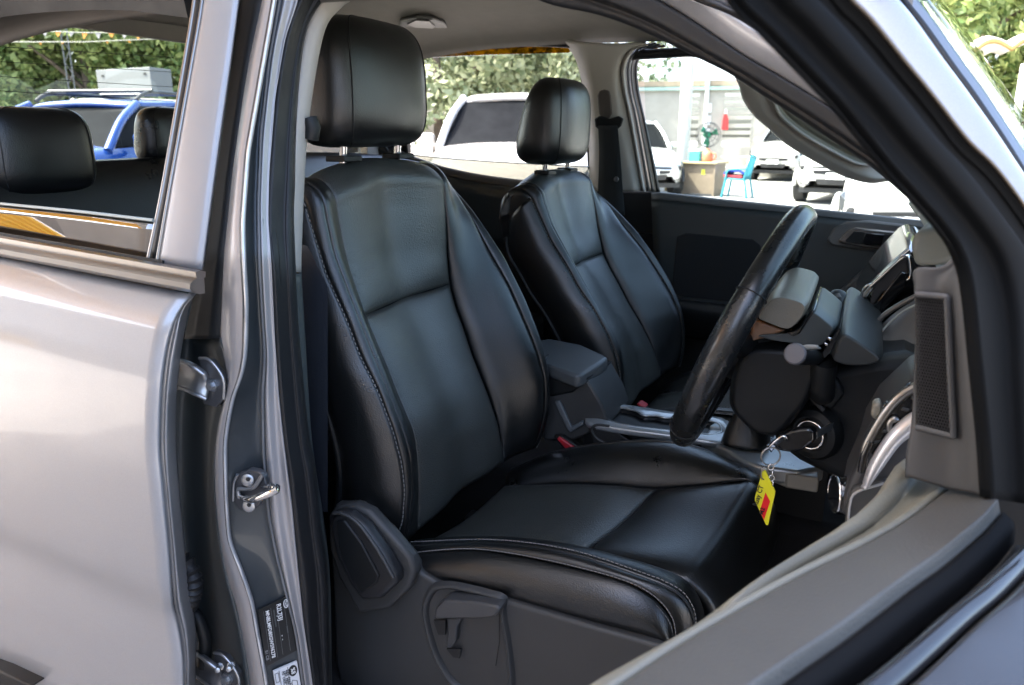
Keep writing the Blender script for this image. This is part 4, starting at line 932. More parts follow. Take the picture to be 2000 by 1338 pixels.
prism('amber_reflector', YS([(1470, 628), (1482, 626), (1534, 646), (1500, 660), (1462, 668)], .468), (0, .02, 0), mat('brown_gloss', (.20, .10, .05), .2), CO, bv=.003)
loaf('lower_shroud', ([(1440, 700), (1460, 668), (1560, 674), (1612, 680), (1606, 720), (1580, 790), (1520, 860), (1470, 850), (1420, 800), (1425, 740)]), .47, .66, PLASTD, CO)
loaf('instrument_shroud', [(1618, 702), (1628, 672), (1640, 646), (1652, 643), (1690, 668), (1722, 690), (1728, 704), (1700, 714), (1650, 714)], .43, .78, mat('shroud_dark', (.022, .025, .025), .45), CO)
prism('collar_seam', YS([(1606, 690), (1616, 676), (1640, 640), (1644, 646), (1620, 690), (1610, 700)], .46), (0, .15, 0), INK, CO)
for x, y in ((1620, 660), (1613, 671)): prism('clip', YS([(x - 3, y - 2), (x + 5, y + 1), (x + 4, y + 6), (x - 4, y + 3)], .455), (0, .01, 0), CHROME, CO, bv=.001)
# near stalk, pointing at the camera: disc end, pale top edge
s0 = onY(1553, 692, .34); s1 = onY(1600, 700, .50)
tube('stalk', [s0, s0.lerp(s1, .35), s1], [.0135, .0125, .010], PLASTD, CO, 16)
lathe('stalk_end', s0 + Vector((0, .002, 0)), (s0 - s1), [(.0138, 0), (.0132, .003), (.0115, .0045), (.002, .005)], mat('stalk_tip', (.11, .105, .11), .5), CO, 20)
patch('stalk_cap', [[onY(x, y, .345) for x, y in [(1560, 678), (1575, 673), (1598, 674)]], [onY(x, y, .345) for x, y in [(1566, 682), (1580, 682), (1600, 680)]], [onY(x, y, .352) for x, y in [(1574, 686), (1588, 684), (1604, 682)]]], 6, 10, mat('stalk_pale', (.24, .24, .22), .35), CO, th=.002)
# far stalk
f0 = onY(1634, 580, .72); f1 = onY(1645, 625, .66)
tube('stalk', cr([f0 + Vector((0, 0, .004)), f0.lerp(f1, .4), f0.lerp(f1, .8), f1], 12), [.012, .016, .018, .019, .019, .018, .018, .017, .017, .017, .017, .017], PLASTD, CO, 16)
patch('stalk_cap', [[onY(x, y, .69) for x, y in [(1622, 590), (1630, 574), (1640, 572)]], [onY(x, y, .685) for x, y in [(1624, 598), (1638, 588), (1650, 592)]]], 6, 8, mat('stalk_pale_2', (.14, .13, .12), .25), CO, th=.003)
# gear lever boot with square plate on the fascia
prism('switch_plate', YS([(1570, 760), (1592, 734), (1636, 742), (1650, 770), (1626, 800), (1612, 796)], .50), (0, .02, 0), PLASTD, CO, bv=.004)
tube('column_lever', cr([onY(1612, 705, .47), onY(1606, 730, .48), onY(1604, 760, .49), onY(1608, 772, .50)], 12), [.016, .017, .018, .018, .018, .018, .018, .019, .019, .019, .018, .016], PLASTD, CO, 16)
prism('plate_rim', YS([(1562, 762), (1590, 728), (1602, 730), (1574, 764), (1612, 800), (1606, 806)], .498), (0, .02, 0), PLASTG, CO, bv=.002)
prism('edge_trim', YS([(1516, 818), (1552, 786), (1556, 790), (1524, 840), (1516, 838)], .478), (0, .02, 0), mat('edge_silver', (.30, .32, .33), .3, metal=.5), CO, bv=.002)
# ignition lock
ig = onY(1584, 848, .50); ax = Vector((-.42, -.90, .05)).normalized()
lathe('lock_housing', ig - ax * .02, ax, [(.040, 0), (.040, .012), (.036, .020), (.027, .024), (.024, .023), (.023, .012)], PLASTD, CO, 36)
au = ax.cross(ZUP).normalized(); av = ax.cross(au)
tube('lock_ring', [ig + ax * .004 + (au * math.cos(a) + av * math.sin(a)) * .0205 for a in [i * math.pi / 20 for i in range(40)]], .0022, CHROME, CO, 8, closed=True)
# ================================================================== dashboard
DB = tag(empty('dashboard', (.1, .93, 1.1), TR), 'dark dashboard with chrome edged centre screen, air vents and silver trims')
# fascia below the column, facing the driver
fz = YS([(1500, 860), (1560, 800), (1600, 720), (1700, 700), (1770, 690), (1900, 740), (1900, 960), (1700, 960), (1640, 945), (1560, 905)], .52)
prism('knee_panel', fz, (0, .30, 0), PLASTD, DB, bv=.02, seg=4)
prism('main_fascia', [Vector((.05, .30, .90)), Vector((.35, .30, .80)), Vector((.60, .30, 1.10)), Vector((.45, .30, 1.22)), Vector((.16, .30, 1.20))], (0, 1.36, 0), PLASTD, DB, bv=.03, seg=4)
# centre screen stack at the middle of the cabin
prism('screen_housing', YS([(1660, 640), (1680, 600), (1720, 550), (1770, 500), (1790, 488), (1820, 500), (1860, 600), (1800, 720), (1700, 700)], .74), (0, .42, 0), GLOSSB, DB, bv=.01)
def ytube(name, pts, Y, r, m, p, n=20): return tube(name, cr(YS(pts, Y), n), r, m, p, 8)
ytube('bezel', [(1658, 636), (1672, 600), (1700, 565), (1735, 530), (1762, 508), (1780, 498)], .735, .0045, SATIN, DB)
ytube('bezel', [(1672, 606), (1705, 556), (1740, 518), (1776, 488)], .76, .003, CHROME, DB)
ytube('bezel', [(1700, 560), (1722, 540), (1752, 512), (1770, 500), (1776, 506), (1778, 540), (1770, 548)], .72, .0032, CHROME, DB)
prism('upper_vent', YS([(1690, 590), (1700, 560), (1740, 520), (1776, 490), (1780, 500), (1745, 535), (1710, 575)], .755), (0, .05, 0), PLASTD, DB, bv=.003)
prism('screen_frame', YS([(1712, 545), (1760, 505), (1772, 502), (1776, 535), (1740, 566), (1724, 572), (1704, 600), (1694, 604)], .725), (0, .03, 0), mat('screen_brown', (.06, .05, .048), .18, coat=.4), DB, bv=.003)
prism('screen_glass', YS([(1690, 618), (1760, 530), (1772, 534), (1770, 560), (1724, 610), (1694, 650), (1668, 640)], .715), (0, .02, 0), GLOSSB, DB, bv=.002)
ytube('button_rim', [(1682, 582), (1686, 566), (1698, 556), (1704, 562), (1692, 580)], .73, .0022, CHROME, DB)
ytube('button_rim', [(1664, 618), (1668, 602), (1680, 594), (1686, 600), (1674, 620)], .73, .0022, CHROME, DB)
lathe('knob', onY(1713, 618, .71), (-.9, -.3, .3), [(.006, 0), (.006, .004), (.003, .006)], SATIN, DB, 14)
# brown-grey wing under the screen, edged with a bright line
wing = [YS([(1700, 662), (1730, 626), (1760, 602), (1800, 578)], .66), YS([(1704, 676), (1740, 650), (1780, 620), (1820, 600)], .62), YS([(1722, 684), (1760, 690), (1800, 700), (1840, 705)], .58)]
patch('console_wing', wing, 20, 20, mat('wing_grey', (.16, .145, .14), .4), DB, th=.01)
ytube('wing_edge', [(1690, 664), (1720, 622), (1756, 596), (1790, 578)], .64, .004, mat('wing_satin', (.22, .20, .19), .28, metal=.6), DB)
ytube('wing_line', [(1704, 672), (1732, 636), (1765, 608), (1800, 590)], .625, .0016, mat('pale_line', (.55, .55, .50), .3), DB)
prism('wing_underside', YS([(1722, 686), (1760, 692), (1800, 704), (1790, 760), (1700, 720)], .57), (0, .1, 0), PLASTD, DB, bv=.01)
# right hand end of the dash top
ct = [(1776, 476), (1790, 452), (1822, 444), (1860, 444), (1876, 470), (1874, 496), (1862, 512), (1830, 520), (1786, 522)]
cb = YS(ct, .24)
cen = sum(cb, Vector()) / len(cb)
prism('dash_end_cap', cb, (.03, .16, .01), mat('cap_grey_green', (.135, .145, .13), .5, bump=('grain', 420, .4, .0006)), DB, bv=.012, seg=4)
patch('dash_top', [[Vector((.10, .30, 1.285)), Vector((.10, .93, 1.30)), Vector((.10, 1.6, 1.285))], [Vector((.2, .30, 1.315)), Vector((.2, .93, 1.33)), Vector((.2, 1.6, 1.315))], [Vector((.6, .22, 1.16)), Vector((.6, .93, 1.20)), Vector((.6, 1.64, 1.16))]], 16, 20, PLASTD, DB, th=.02)
# driver's side vent by the door: bright arcs
def arc(name, pts, Y, r, m, n=24): return tube(name, cr(YS(pts, Y), n), r, m, DB, 10)
prism('vent_housing', YS([(1640, 1010), (1650, 960), (1676, 900), (1690, 850), (1720, 800), (1790, 735), (1860, 735), (1860, 1010), (1700, 1020)], .22), (0, .10, 0), mat('vent_grey', (.030, .030, .032), .45), DB, bv=.008)
arc('vent_rim', [(1684, 910), (1690, 876), (1704, 846), (1730, 805), (1760, 772), (1800, 748)], .205, .0045, SATIN)
arc('vent_rim', [(1682, 922), (1688, 890), (1700, 862)], .203, .004, GLOSSB)
strip = [YS([(1684, 942), (1700, 898), (1732, 848), (1766, 814), (1800, 794)], .200), YS([(1690, 956), (1716, 905), (1748, 860), (1780, 832), (1810, 814)], .192), YS([(1690, 958), (1726, 912), (1756, 872), (1786, 848), (1815, 830)], .200)]
patch('silver_arc', strip, 10, 24, SILVPL, DB, puff=.002, th=.006)
vo = YS([(1694, 880), (1712, 846), (1740, 806), (1775, 776), (1800, 764), (1800, 800), (1766, 812), (1732, 846), (1704, 888)], .207)
prism('vent_opening', vo, (0, .012, 0), GLOSSB, DB)
for k in range(5):
    a = [(1702 + k * 19, 868 - k * 22), (1716 + k * 19, 866 - k * 20)]
    prism('vent_slat', YS([a[0], (a[0][0] + 4, a[0][1] - 6), (a[1][0] + 4, a[1][1] - 6), a[1]], .2045), (0, .012, 0), PLASTG, DB, bv=.001)
arc('vent_tab', [(1738, 842), (1737, 828), (1746, 818), (1752, 822)], .202, .003, SATIN)
prism('button_strip', YS([(1700, 812), (1704, 790), (1720, 786), (1724, 806), (1712, 824)], .205), (0, .02, 0), mat('button_olive', (.16, .15, .12), .4), DB, bv=.003)
for k in range(4):
    x, y = 1722 + k * 15, 796 - k * 12
    prism('vent_button', YS([(x, y), (x + 11, y - 10), (x + 14, y - 6), (x + 3, y + 5)], .203), (0, .01, 0), GLOSSB, DB, bv=.002)
# headlamp knob
kb = onY(1648, 980, .235)
lathe('light_knob', kb + Vector((.012, .02, 0)), (-.93, -.35, .05), [(.022, 0), (.022, .020), (.020, .024), (.004, .0245)], GLOSSB, DB, 30)
tube('knob_ring', [kb + Vector((-.010, .012, .002)) + Vector((-.33 * math.cos(a) * .02, .93 * math.cos(a) * .021, math.sin(a) * .021)) for a in [i * math.pi / 16 for i in range(32)]], .0016, CHROME, DB, 6, closed=True)
prism('lower_side_trim', YS([(1650, 1030), (1652, 990), (1664, 955), (1724, 938), (1760, 950), (1760, 1060)], .21), (0, .03, 0), PLASTG, DB, bv=.004)
tube('trim_line', cr(YS([(1656, 1028), (1660, 985), (1672, 962), (1726, 944)], .2085), 14), .0014, mat('line_light', (.3, .3, .3), .4), DB, 6)
# ================================================================== centre console
CC = tag(empty('centre_console', (-.3, .93, .8), TR), 'grey centre console with padded armrest and twin cup holders')
at_ = [(1056, 660), (1070, 664), (1134, 672), (1176, 690), (1190, 698), (1178, 706), (1140, 730), (1128, 735), (1064, 706), (1056, 700)]
lid = [onZ(x, y, z) for x, y, z in [(1050, 664, 1.0), (1072, 660, 1.0), (1134, 672, .992), (1178, 690, .984), (1189, 699, .978), (1172, 710, .976), (1138, 731, .972), (1126, 733, .972), (1064, 706, .985), (1045, 700, .985)]]
LM = mat('armrest_vinyl', (.075, .082, .085), .36, bump=('grain', 500, .2, .0004))
prism('armrest_lid', lid, (0, 0, -.030), LM, CC, bv=.008, seg=4)
prism('armrest_body', [onY(x, y, .84) for x, y in [(1050, 700), (1064, 712), (1128, 742), (1150, 738), (1118, 768), (1072, 776), (1050, 776)]], (.01, .15, 0), PLASTD, CC, bv=.008)
prism('console_box', [onY(x, y, .845) for x, y in [(1050, 770), (1100, 768), (1148, 742), (1176, 790), (1190, 830), (1120, 860), (1060, 860)]], (0, .16, 0), PLASTG, CC, bv=.006)
prism('console_rib', [onY(x, y, .835) for x, y in [(1082, 786), (1092, 782), (1116, 834), (1136, 822), (1140, 830), (1114, 846), (1106, 838)]], (0, .01, 0), mat('rib_grey', (.10, .11, .115), .4), CC, bv=.003)
CM = mat('console_satin', (.42, .44, .45), .30, metal=.55, rvary=.04, vscale=20)
# cup holder surround, tilted plate with two round holes
zc = .868
def zq(pts, z=zc): return [onZ(x, y, z) for x, y in pts]
outer = [(1142, 808), (1150, 800), (1186, 787), (1200, 786), (1260, 796), (1330, 806), (1420, 820), (1420, 862), (1310, 850), (1220, 838), (1160, 828), (1146, 822)]
inner = [(1176, 800), (1190, 796), (1215, 797), (1244, 804), (1256, 812), (1280, 812), (1296, 816), (1340, 818), (1400, 826), (1400, 848), (1310, 842), (1230, 832), (1190, 822), (1176, 812)]
O = cr(zq(outer), 64, True); I = cr(zq(inner), 64, True)
def nearest_loop(A, B):
    cb_ = sum(B, Vector()) / len(B); ang = lambda p: math.atan2((p - cb_).y, (p - cb_).x)
    return sorted(A, key=ang), sorted(B, key=ang)
Om = [o_.lerp(i_, .6) + Vector((0, 0, .004)) for o_, i_ in zip(O, I)]
Od = [p + Vector((0, 0, -.012)) for p in O]; Id = [p + Vector((0, 0, -.07)) for p in I]
loops = [Od, O, Om, I]
patch('cup_surround', [[L[i] for i in range(64)] + [L[0]] for L in loops], 12, 65, CM, CC, th=.004, toward=Vector((-.4, .9, 9)), lin=True)
patch('cup_well', [[L[i] for i in range(64)] + [L[0]] for L in ([p + Vector((0, 0, -.002)) for p in I], Id)], 4, 65, PLASTD, CC, th=.002, lin=True)
link('cup_floor', mesh(Id, [tuple(range(64))]), PLASTD, CC)
tube('cup_rim', I, .0022, mat('cup_rim', (.45, .47, .47), .25, metal=.7), CC, 8, closed=True)
prism('console_side', [onZ(x, y, zc - .01) for x, y in [(1142, 818), (1220, 838), (1420, 862), (1560, 890), (1620, 900), (1560, 840), (1420, 826), (1200, 792)]], (0, 0, -.25), PLASTD, CC)
prism('console_pocket', YS([(1150, 838), (1166, 832), (1200, 840), (1240, 870), (1200, 880), (1160, 872)], .82), (0, .02, 0), INK, CC, bv=.003)
tube('pocket_rim', cr(YS([(1190, 832), (1166, 830), (1156, 838), (1165, 856), (1195, 872)], .818), 20), .003, PLASTG, CC, 8)
# shifter plate and silver side
pz = .862
prism('shift_plate', [onZ(x, y, pz) for x, y in [(1370, 856), (1395, 826), (1480, 836), (1540, 850), (1600, 890), (1610, 912), (1560, 920), (1492, 912), (1452, 900), (1420, 878)]], (0, 0, -.03), CM, CC, bv=.006)
prism('shift_plate_top', [onZ(x, y, pz + .006) for x, y in [(1386, 832), (1398, 824), (1470, 834), (1470, 840), (1400, 834)]], (0, 0, -.01), mat('plate_pale', (.40, .44, .45), .3, metal=.3), CC, bv=.002)
prism('shift_slot', [onZ(x, y, pz + .004) for x, y in [(1392, 846), (1404, 840), (1432, 842), (1420, 864), (1396, 862)]], (0, 0, -.006), mat('slot_pale', (.32, .35, .36), .3, metal=.3), CC, bv=.002)
gt_ = [onZ(x, y, pz + .005) for x, y in [(1408, 860), (1424, 846), (1480, 850), (1508, 862), (1484, 880), (1420, 872)]]
gc = sum(gt_, Vector()) / len(gt_)
rows = [gt_, [gc + (p - gc) * .8 + Vector((0, 0, .03)) for p in gt_], [gc + (p - gc) * .45 + Vector((.0, 0, .065)) for p in gt_], [gc + (p - gc) * .3 + Vector((.0, 0, .09)) for p in gt_]]
patch('gaiter', [cr(r, 24, True) + [cr(r, 24, True)[0]] for r in rows], 14, 25, LEATHER, CC, th=.002, lin=True)
for k in (0, 1, 2): prism('plate_stud', [onZ(x, y, pz + .01) for x, y in [(1500 - k * 5, 842 + k * 10), (1514 - k * 5, 846 + k * 10), (1512 - k * 5, 850 + k * 10), (1498 - k * 5, 847 + k * 10)]], (0, 0, -.006), CHROME, CC, bv=.001)
prism('lower_trim', [onZ(x, y, pz - .006) for x, y in [(1490, 905), (1520, 880), (1560, 885), (1600, 912), (1600, 934), (1540, 925)]], (0, 0, -.03), mat('trim_beige_grey', (.30, .29, .26), .4), CC, bv=.004)
# buckles
for (pts, Y, nm) in (([(1087, 858), (1092, 853), (1128, 878), (1122, 884), (1110, 884)], .826, 'near'), ([(1242, 790), (1248, 787), (1262, 796), (1256, 799)], 1.04, 'far')):
    b = prism('belt_buckle', YS(pts, Y), (0, .026, 0), REDPL, TR, bv=.003)
    prism('buckle_shell', [p + Vector((.004, .002, -.004)) for p in YS([(pts[0][0] - 2, pts[0][1] + 2), pts[1], (pts[2][0] + 6, pts[2][1] + 8), (pts[2][0] - 6, pts[2][1] + 12)], Y + .004)], (0, .02, 0), PLASTD, b, bv=.002)

# ================================================================== the open driver's door
P0 = Vector((.116, .112, 1.15)); DDIR = Vector((-.52, -.855, 0)).normalized(); DN = Vector((.855, -.52, 0)).normalized()       # along the door towards its free end; outward
NT = (DN + Vector((0, 0, .22))).normalized()           # the frame leans in with the glass
def DP(pts, off=0.0, n=NT): return [onP(x, y, P0 + n * off, n) for x, y in pts]
OD = tag(empty('driver_door', (.15, .12, .9), TR), 'wide open driver door with dark frame, grey trim and tweeter grille')
fl_ = [(1380, -150), (1425, -60), (1457, 0), (1512, 54), (1560, 104), (1608, 154), (1654, 203), (1690, 247), (1751, 323), (1801, 380), (1851, 438), (1885, 490), (1905, 560), (1920, 700), (1936, 860), (1944, 975)]
fr_ = [(1560, -150), (1616, -60), (1661, 0), (1692, 30), (1730, 76), (1768, 124), (1802, 165), (1833, 204), (1887, 273), (1946, 332), (2014, 425), (2075, 520), (2100, 620), (2100, 740), (2100, 880), (2100, 1000)]
FRM = mat('frame_black', (.004, .0045, .005), .7, spec=.08)
FL, FR = cr(DP(fl_, .095), 60), cr(DP(fr_, .10), 60)
def lay(k, d): return [a.lerp(b, k) + NT * d for a, b in zip(FL, FR)]
patch('window_frame', [[v - NT * .010 for v in FL], lay(.0, .0), lay(.10, -.006), lay(.34, -.008), lay(.40, .001), lay(.62, .002), lay(.70, -.005), lay(.93, -.004), lay(1.0, .0), [v - NT * .012 for v in FR]], 70, 60, FRM, OD, th=.006)
tube('frame_edge', [v + NT * .001 for v in FR], .0012, mat('frame_edge_brown', (.10, .075, .05), .35), OD, 8)
# sail panel with tweeter
SAILM = mat('sail_plastic', (.056, .057, .060), .5, bump=('noise', 900, .12, .0003))
sl_ = [(1876, 470), (1868, 500), (1842, 516), (1790, 522), (1784, 540), (1788, 600), (1786, 700), (1782, 800), (1772, 872), (1768, 928), (1780, 940), (1860, 962), (1936, 978), (1938, 900), (1930, 800), (1922, 700), (1914, 600), (1906, 510), (1890, 478)]
L_ = [(1880, 472), (1842, 518), (1787, 526), (1785, 560), (1788, 620), (1786, 700), (1783, 780), (1778, 840), (1770, 885), (1768, 932)]
M_ = [(1884, 474), (1862, 520), (1838, 545), (1840, 575), (1848, 640), (1853, 720), (1856, 790), (1858, 840), (1856, 890), (1852, 955)]
M2 = [(1888, 476), (1884, 515), (1876, 545), (1876, 580), (1884, 650), (1892, 730), (1898, 800), (1904, 850), (1906, 900), (1905, 965)]
Rr = [(1894, 480), (1906, 515), (1910, 550), (1914, 590), (1920, 660), (1926, 740), (1931, 810), (1935, 860), (1938, 920), (1939, 978)]
NS_ = (DDIR + DN * .12).normalized(); PS0 = Vector((.125, .073, 1.165))          # the tweeter housing faces rearwards, across the door
def SP(pts, off=0.0): return [onP(x, y, PS0 + NS_ * off, NS_) for x, y in pts]
pl_ = [SP([(x + 6, y) for x, y in L_], -.05), SP(L_, -.004), SP([(x + 10, y + 1) for x, y in L_], .003), SP(M_, .002), SP(M2, .010), SP(Rr, .004), SP([(x - 4, y) for x, y in Rr], -.05)]
patch('sail_panel', pl_, 70, 70, SAILM, OD, th=.004)
g4 = [(1789, 578), (1846, 584), (1858, 848), (1790, 832)]
def gpt(u, v, d):
    a = Vector((g4[0][0] + (g4[1][0] - g4[0][0]) * u, g4[0][1] + (g4[1][1] - g4[0][1]) * u)); b = Vector((g4[3][0] + (g4[2][0] - g4[3][0]) * u, g4[3][1] + (g4[2][1] - g4[3][1]) * u))
    q = a.lerp(b, v); return onP(q.x, q.y, PS0 + NS_ * (.0065 + d), NS_)
prism('grille_back', [gpt(-.03, -.01, -.0022), gpt(1.03, -.01, -.0022), gpt(1.03, 1.01, -.0022), gpt(-.03, 1.01, -.0022)], -NS_ * .003, INK, OD)
NX, NY = 12, 42; V, F = [], []
def addcell(c):
    k = len(V); n_ = len(c[0]); V.extend(c[0]); V.extend(c[1])
    for i in range(n_): F.append((k + i, k + (i + 1) % n_, k + n_ + (i + 1) % n_, k + n_ + i))
for j in range(NY):
    for i in range(NX):
        sh_ = .25 if j % 2 else -.25
        u0 = (i + .5 + sh_) / NX; v0 = (j + .5) / NY; ou, iu = [], []
        for k in range(6):
            a = math.pi / 6 + k * math.pi / 3
            uo = u0 + math.cos(a) * .58 / NX; vo_ = v0 + math.sin(a) * .67 / NY
            ui = u0 + math.cos(a) * .36 / NX; vi = v0 + math.sin(a) * .36 / NY
            ou.append(gpt(min(1, max(0, uo)), min(1, max(0, vo_)), .0012)); iu.append(gpt(min(1, max(0, ui)), min(1, max(0, vi)), -.0006))
        addcell((ou, iu))
gl = link('grille', mesh(V, F, False, 0), mat('grille_plastic', (.085, .085, .09), .4), OD); gl['kind'] = 'stuff'
gr_ = [gpt(0, -.012, .001), gpt(.5, -.014, .001), gpt(1.03, -.012, .001), gpt(1.06, .02, .001), gpt(1.06, .5, .001), gpt(1.06, .99, .001), gpt(1.03, 1.012, .001), gpt(.5, 1.012, .001), gpt(0, 1.01, .001)]
tube('grille_rim', cr(gr_, 60), .0030, SAILM, OD, 8)
tube('panel_gap', cr(SP([(1906, 500), (1916, 600), (1925, 700), (1932, 800), (1938, 900), (1941, 985)], .003), 30), .0022, INK, OD, 6)
# door trim: rounded ridge, concave shelf and the wide pad on top
r1_ = [(1766, 909), (1742, 945), (1725, 972), (1658, 1031), (1595, 1071), (1487, 1139), (1379, 1220), (1280, 1278), (1176, 1338), (1050, 1420)]
r2_ = [(1790, 940), (1768, 968), (1740, 1000), (1690, 1042), (1625, 1080), (1530, 1132), (1420, 1205), (1300, 1275), (1190, 1340), (1060, 1425)]
r3_ = [(1866, 950), (1830, 975), (1775, 1017), (1720, 1050), (1671, 1076), (1570, 1125), (1469, 1180), (1330, 1262), (1210, 1342), (1075, 1430)]
r4_ = [(1950, 979), (1920, 1012), (1890, 1038), (1838, 1080), (1780, 1120), (1700, 1180), (1640, 1224), (1560, 1278), (1473, 1338), (1370, 1410)]
def DH(pts, h): return [onZ(x, y, h) for x, y in pts]
n30 = 40
z1 = cr(DH(r1_, 1.142), n30); z2 = cr(DH(r2_, 1.126), n30); z3 = cr(DH(r3_, 1.150), n30); z4 = cr(DH(r4_, 1.165), n30)
z0 = [p + Vector((-.004, .012, -.05)) for p in z1]; z00 = [p + Vector((-.004, .012, -.30)) for p in z1]
z1b = [a.lerp(b, .35) + Vector((0, 0, -.0)) for a, b in zip(z1, z2)]
patch('trim_ridge', [z00, z0, z1, z1b, z2, [a.lerp(b, .6) + Vector((0, 0, -.004)) for a, b in zip(z2, z3)], z3], 40, 60, mat('trim_ridge', (.20, .19, .15), .5, bump=('grain', 420, .3, .0005), vary=.04), OD, th=.006)
patch('trim_pad', [[p + Vector((-.0005, .001, -.006)) for p in z3], z3, [a.lerp(b, .08) + Vector((0, 0, .003)) for a, b in zip(z3, z4)], [a.lerp(b, .5) + Vector((0, 0, .003)) for a, b in zip(z3, z4)], [a.lerp(b, .93) + Vector((0, 0, .002)) for a, b in zip(z3, z4)], z4, [p + DN * .006 + Vector((0, 0, -.02)) for p in z4]], 40, 60, TRIMG, OD, th=.006)
# belt seals, glass slot, outer skin
s4 = [p + DN * .004 + Vector((0, 0, -.006)) for p in z4]
def off(L, d, dz_): return [p + DN * d + Vector((0, 0, dz_)) for p in L]
DRUB = mat('flocked_seal', (.004, .004, .0042), .75, spec=.15)
patch('inner_belt_seal', [off(s4, 0, -.02), off(s4, 0, -.003), off(s4, .005, -.004), off(s4, .011, -.009), off(s4, .013, -.025)], 14, 50, DRUB, OD, th=.003)
patch('window_slot', [off(s4, .015, -.025), off(s4, .030, -.025)], 3, 30, INK, OD, th=.003)
SHB = mat('gloss_seal', (.022, .022, .023), .16, coat=.3, rvary=.06, vscale=30)
patch('outer_belt_seal', [off(s4, .024, -.03), off(s4, .026, -.004), off(s4, .030, .001), off(s4, .038, -.003), off(s4, .040, -.010)], 14, 50, SHB, OD, th=.003)
patch('belt_moulding', [off(s4, .040, -.012), off(s4, .044, -.004), off(s4, .053, -.005), off(s4, .19, -.030), off(s4, .195, -.045)], 20, 50, mat('dark_reflection_satin', (.030, .028, .027), .22, coat=.3, rvary=.06, vscale=25), OD, th=.003)  # moulding widened over the silver skin; dark reflections put into its colour
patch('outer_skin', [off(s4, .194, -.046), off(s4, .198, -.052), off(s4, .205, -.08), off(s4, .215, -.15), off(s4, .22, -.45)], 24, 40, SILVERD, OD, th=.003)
patch('door_inner_face', [z00, [p + Vector((0, 0, -.35)) for p in z00]], 4, 20, PLASTG, OD, th=.006)
patch('map_pocket', [off(z00, -.06, -.16), off(z00, -.07, -.34)], 4, 20, PLASTG, OD, th=.006)

# ================================================================== key in the ignition
KEY = tag(empty('car_key', ig, None), 'black car key standing in the ignition lock with a split ring', 'key')
k0 = onY(1560, 858, .46); k1 = onY(1508, 872, .41)
kd = (k1 - k0).normalized()
def kp(pts, Y): return [onY(x, y, Y) for x, y in pts]
prism('fob', kp([(1590, 842), (1578, 836), (1546, 840), (1516, 854), (1510, 868), (1516, 880), (1540, 884), (1566, 880), (1592, 862)], .435), (.004, .018, 0), GLOSSB, KEY, bv=.006, seg=4)
prism('blade', kp([(1588, 845), (1596, 844), (1596, 856), (1588, 858)], .445), (.02, .05, 0), STEEL, KEY)
patch('end_bracket', [kp([(1500, 876), (1512, 864), (1528, 852), (1536, 856)], .428), kp([(1506, 884), (1518, 870), (1530, 860), (1538, 862)], .432)], 6, 12, CHROME, KEY, th=.004)
rc0 = onY(1505, 891, .425)
def ring_(name, c, r, tilt, m, parent, th=.0011, sx=1.0):
    a1 = Vector((math.cos(tilt), math.sin(tilt), 0))
    return tube(name, [c + a1 * (math.cos(a) * r * sx) + Vector((0, 0, math.sin(a) * r)) for a in [i * math.pi / 18 for i in range(36)]], th, m, parent, 8, closed=True)
ring_('split_ring', rc0, .0135, R(25), SATIN, KEY)
ring_('split_ring', rc0 + Vector((.0006, -.0016, 0)), .0135, R(27), SATIN, KEY, .0009)
TAG = tag(empty('key_tag', onY(1496, 975, .42), None), 'yellow diamond key tag with a red patch hanging from the key ring', 'key tag')
tq = kp([(1494, 918), (1514, 960), (1513, 966), (1500, 1026), (1496, 1026), (1474, 978), (1474, 972), (1488, 922)], .42)
tn = (tq[1] - tq[0]).cross(tq[4] - tq[0]).normalized()
YEL = mat('tag_yellow', (.72, .66, .015), .35, coat=.3)
prism('tag_plate', [tq[i] for i in range(8)], Vector((.0005, .0022, 0)), YEL, TAG, bv=.0006)
prism('red_patch', kp([(1495, 962), (1504, 980), (1492, 1016), (1484, 998)], .4192), Vector((0, .0008, 0)), mat('tag_red', (.70, .01, .015), .4), TAG)
w0, w1 = onY(1479, 990, .4188), onY(1489, 958, .4188)
lettering('handwriting', 'Ruay CT', w0, w1 - w0, onY(1470, 980, .4188) - w0, .0095, INK, TAG)
w2, w3 = onY(1490, 1006, .4180), onY(1498, 980, .4180)
lettering('handwriting', 'M2', w2 , w3 - w2, onY(1482, 1000, .4180) - w2, .0085, INK, TAG)
ring_('tag_ring', onY(1493, 924, .4205), .0095, R(40), SATIN, TAG, .0010, .55)
for i, (x, y) in enumerate(((1506, 912), (1509, 924), (1507, 934), (1510, 944))):
    ring_('chain_link', onY(x, y, .423), .0045, R(20 + 70 * (i % 2)), CHROME, TAG, .0009, .8)
# ================================================================== the car lot around
CANX0, CANX1 = -3.2, -0.5
def P2(x, y, t): return atd(x, y, t)
GRM = mat('lot_concrete', (.30, .285, .265), .85, vary=.22, vscale=.8, bump=('noise', 40, .3, .004))
g = link('ground', mesh([(-150, -60, 0), (150, -60, 0), (150, 160, 0), (-150, 160, 0)], [(0, 1, 2, 3)]), GRM); tag(g, kind='structure')
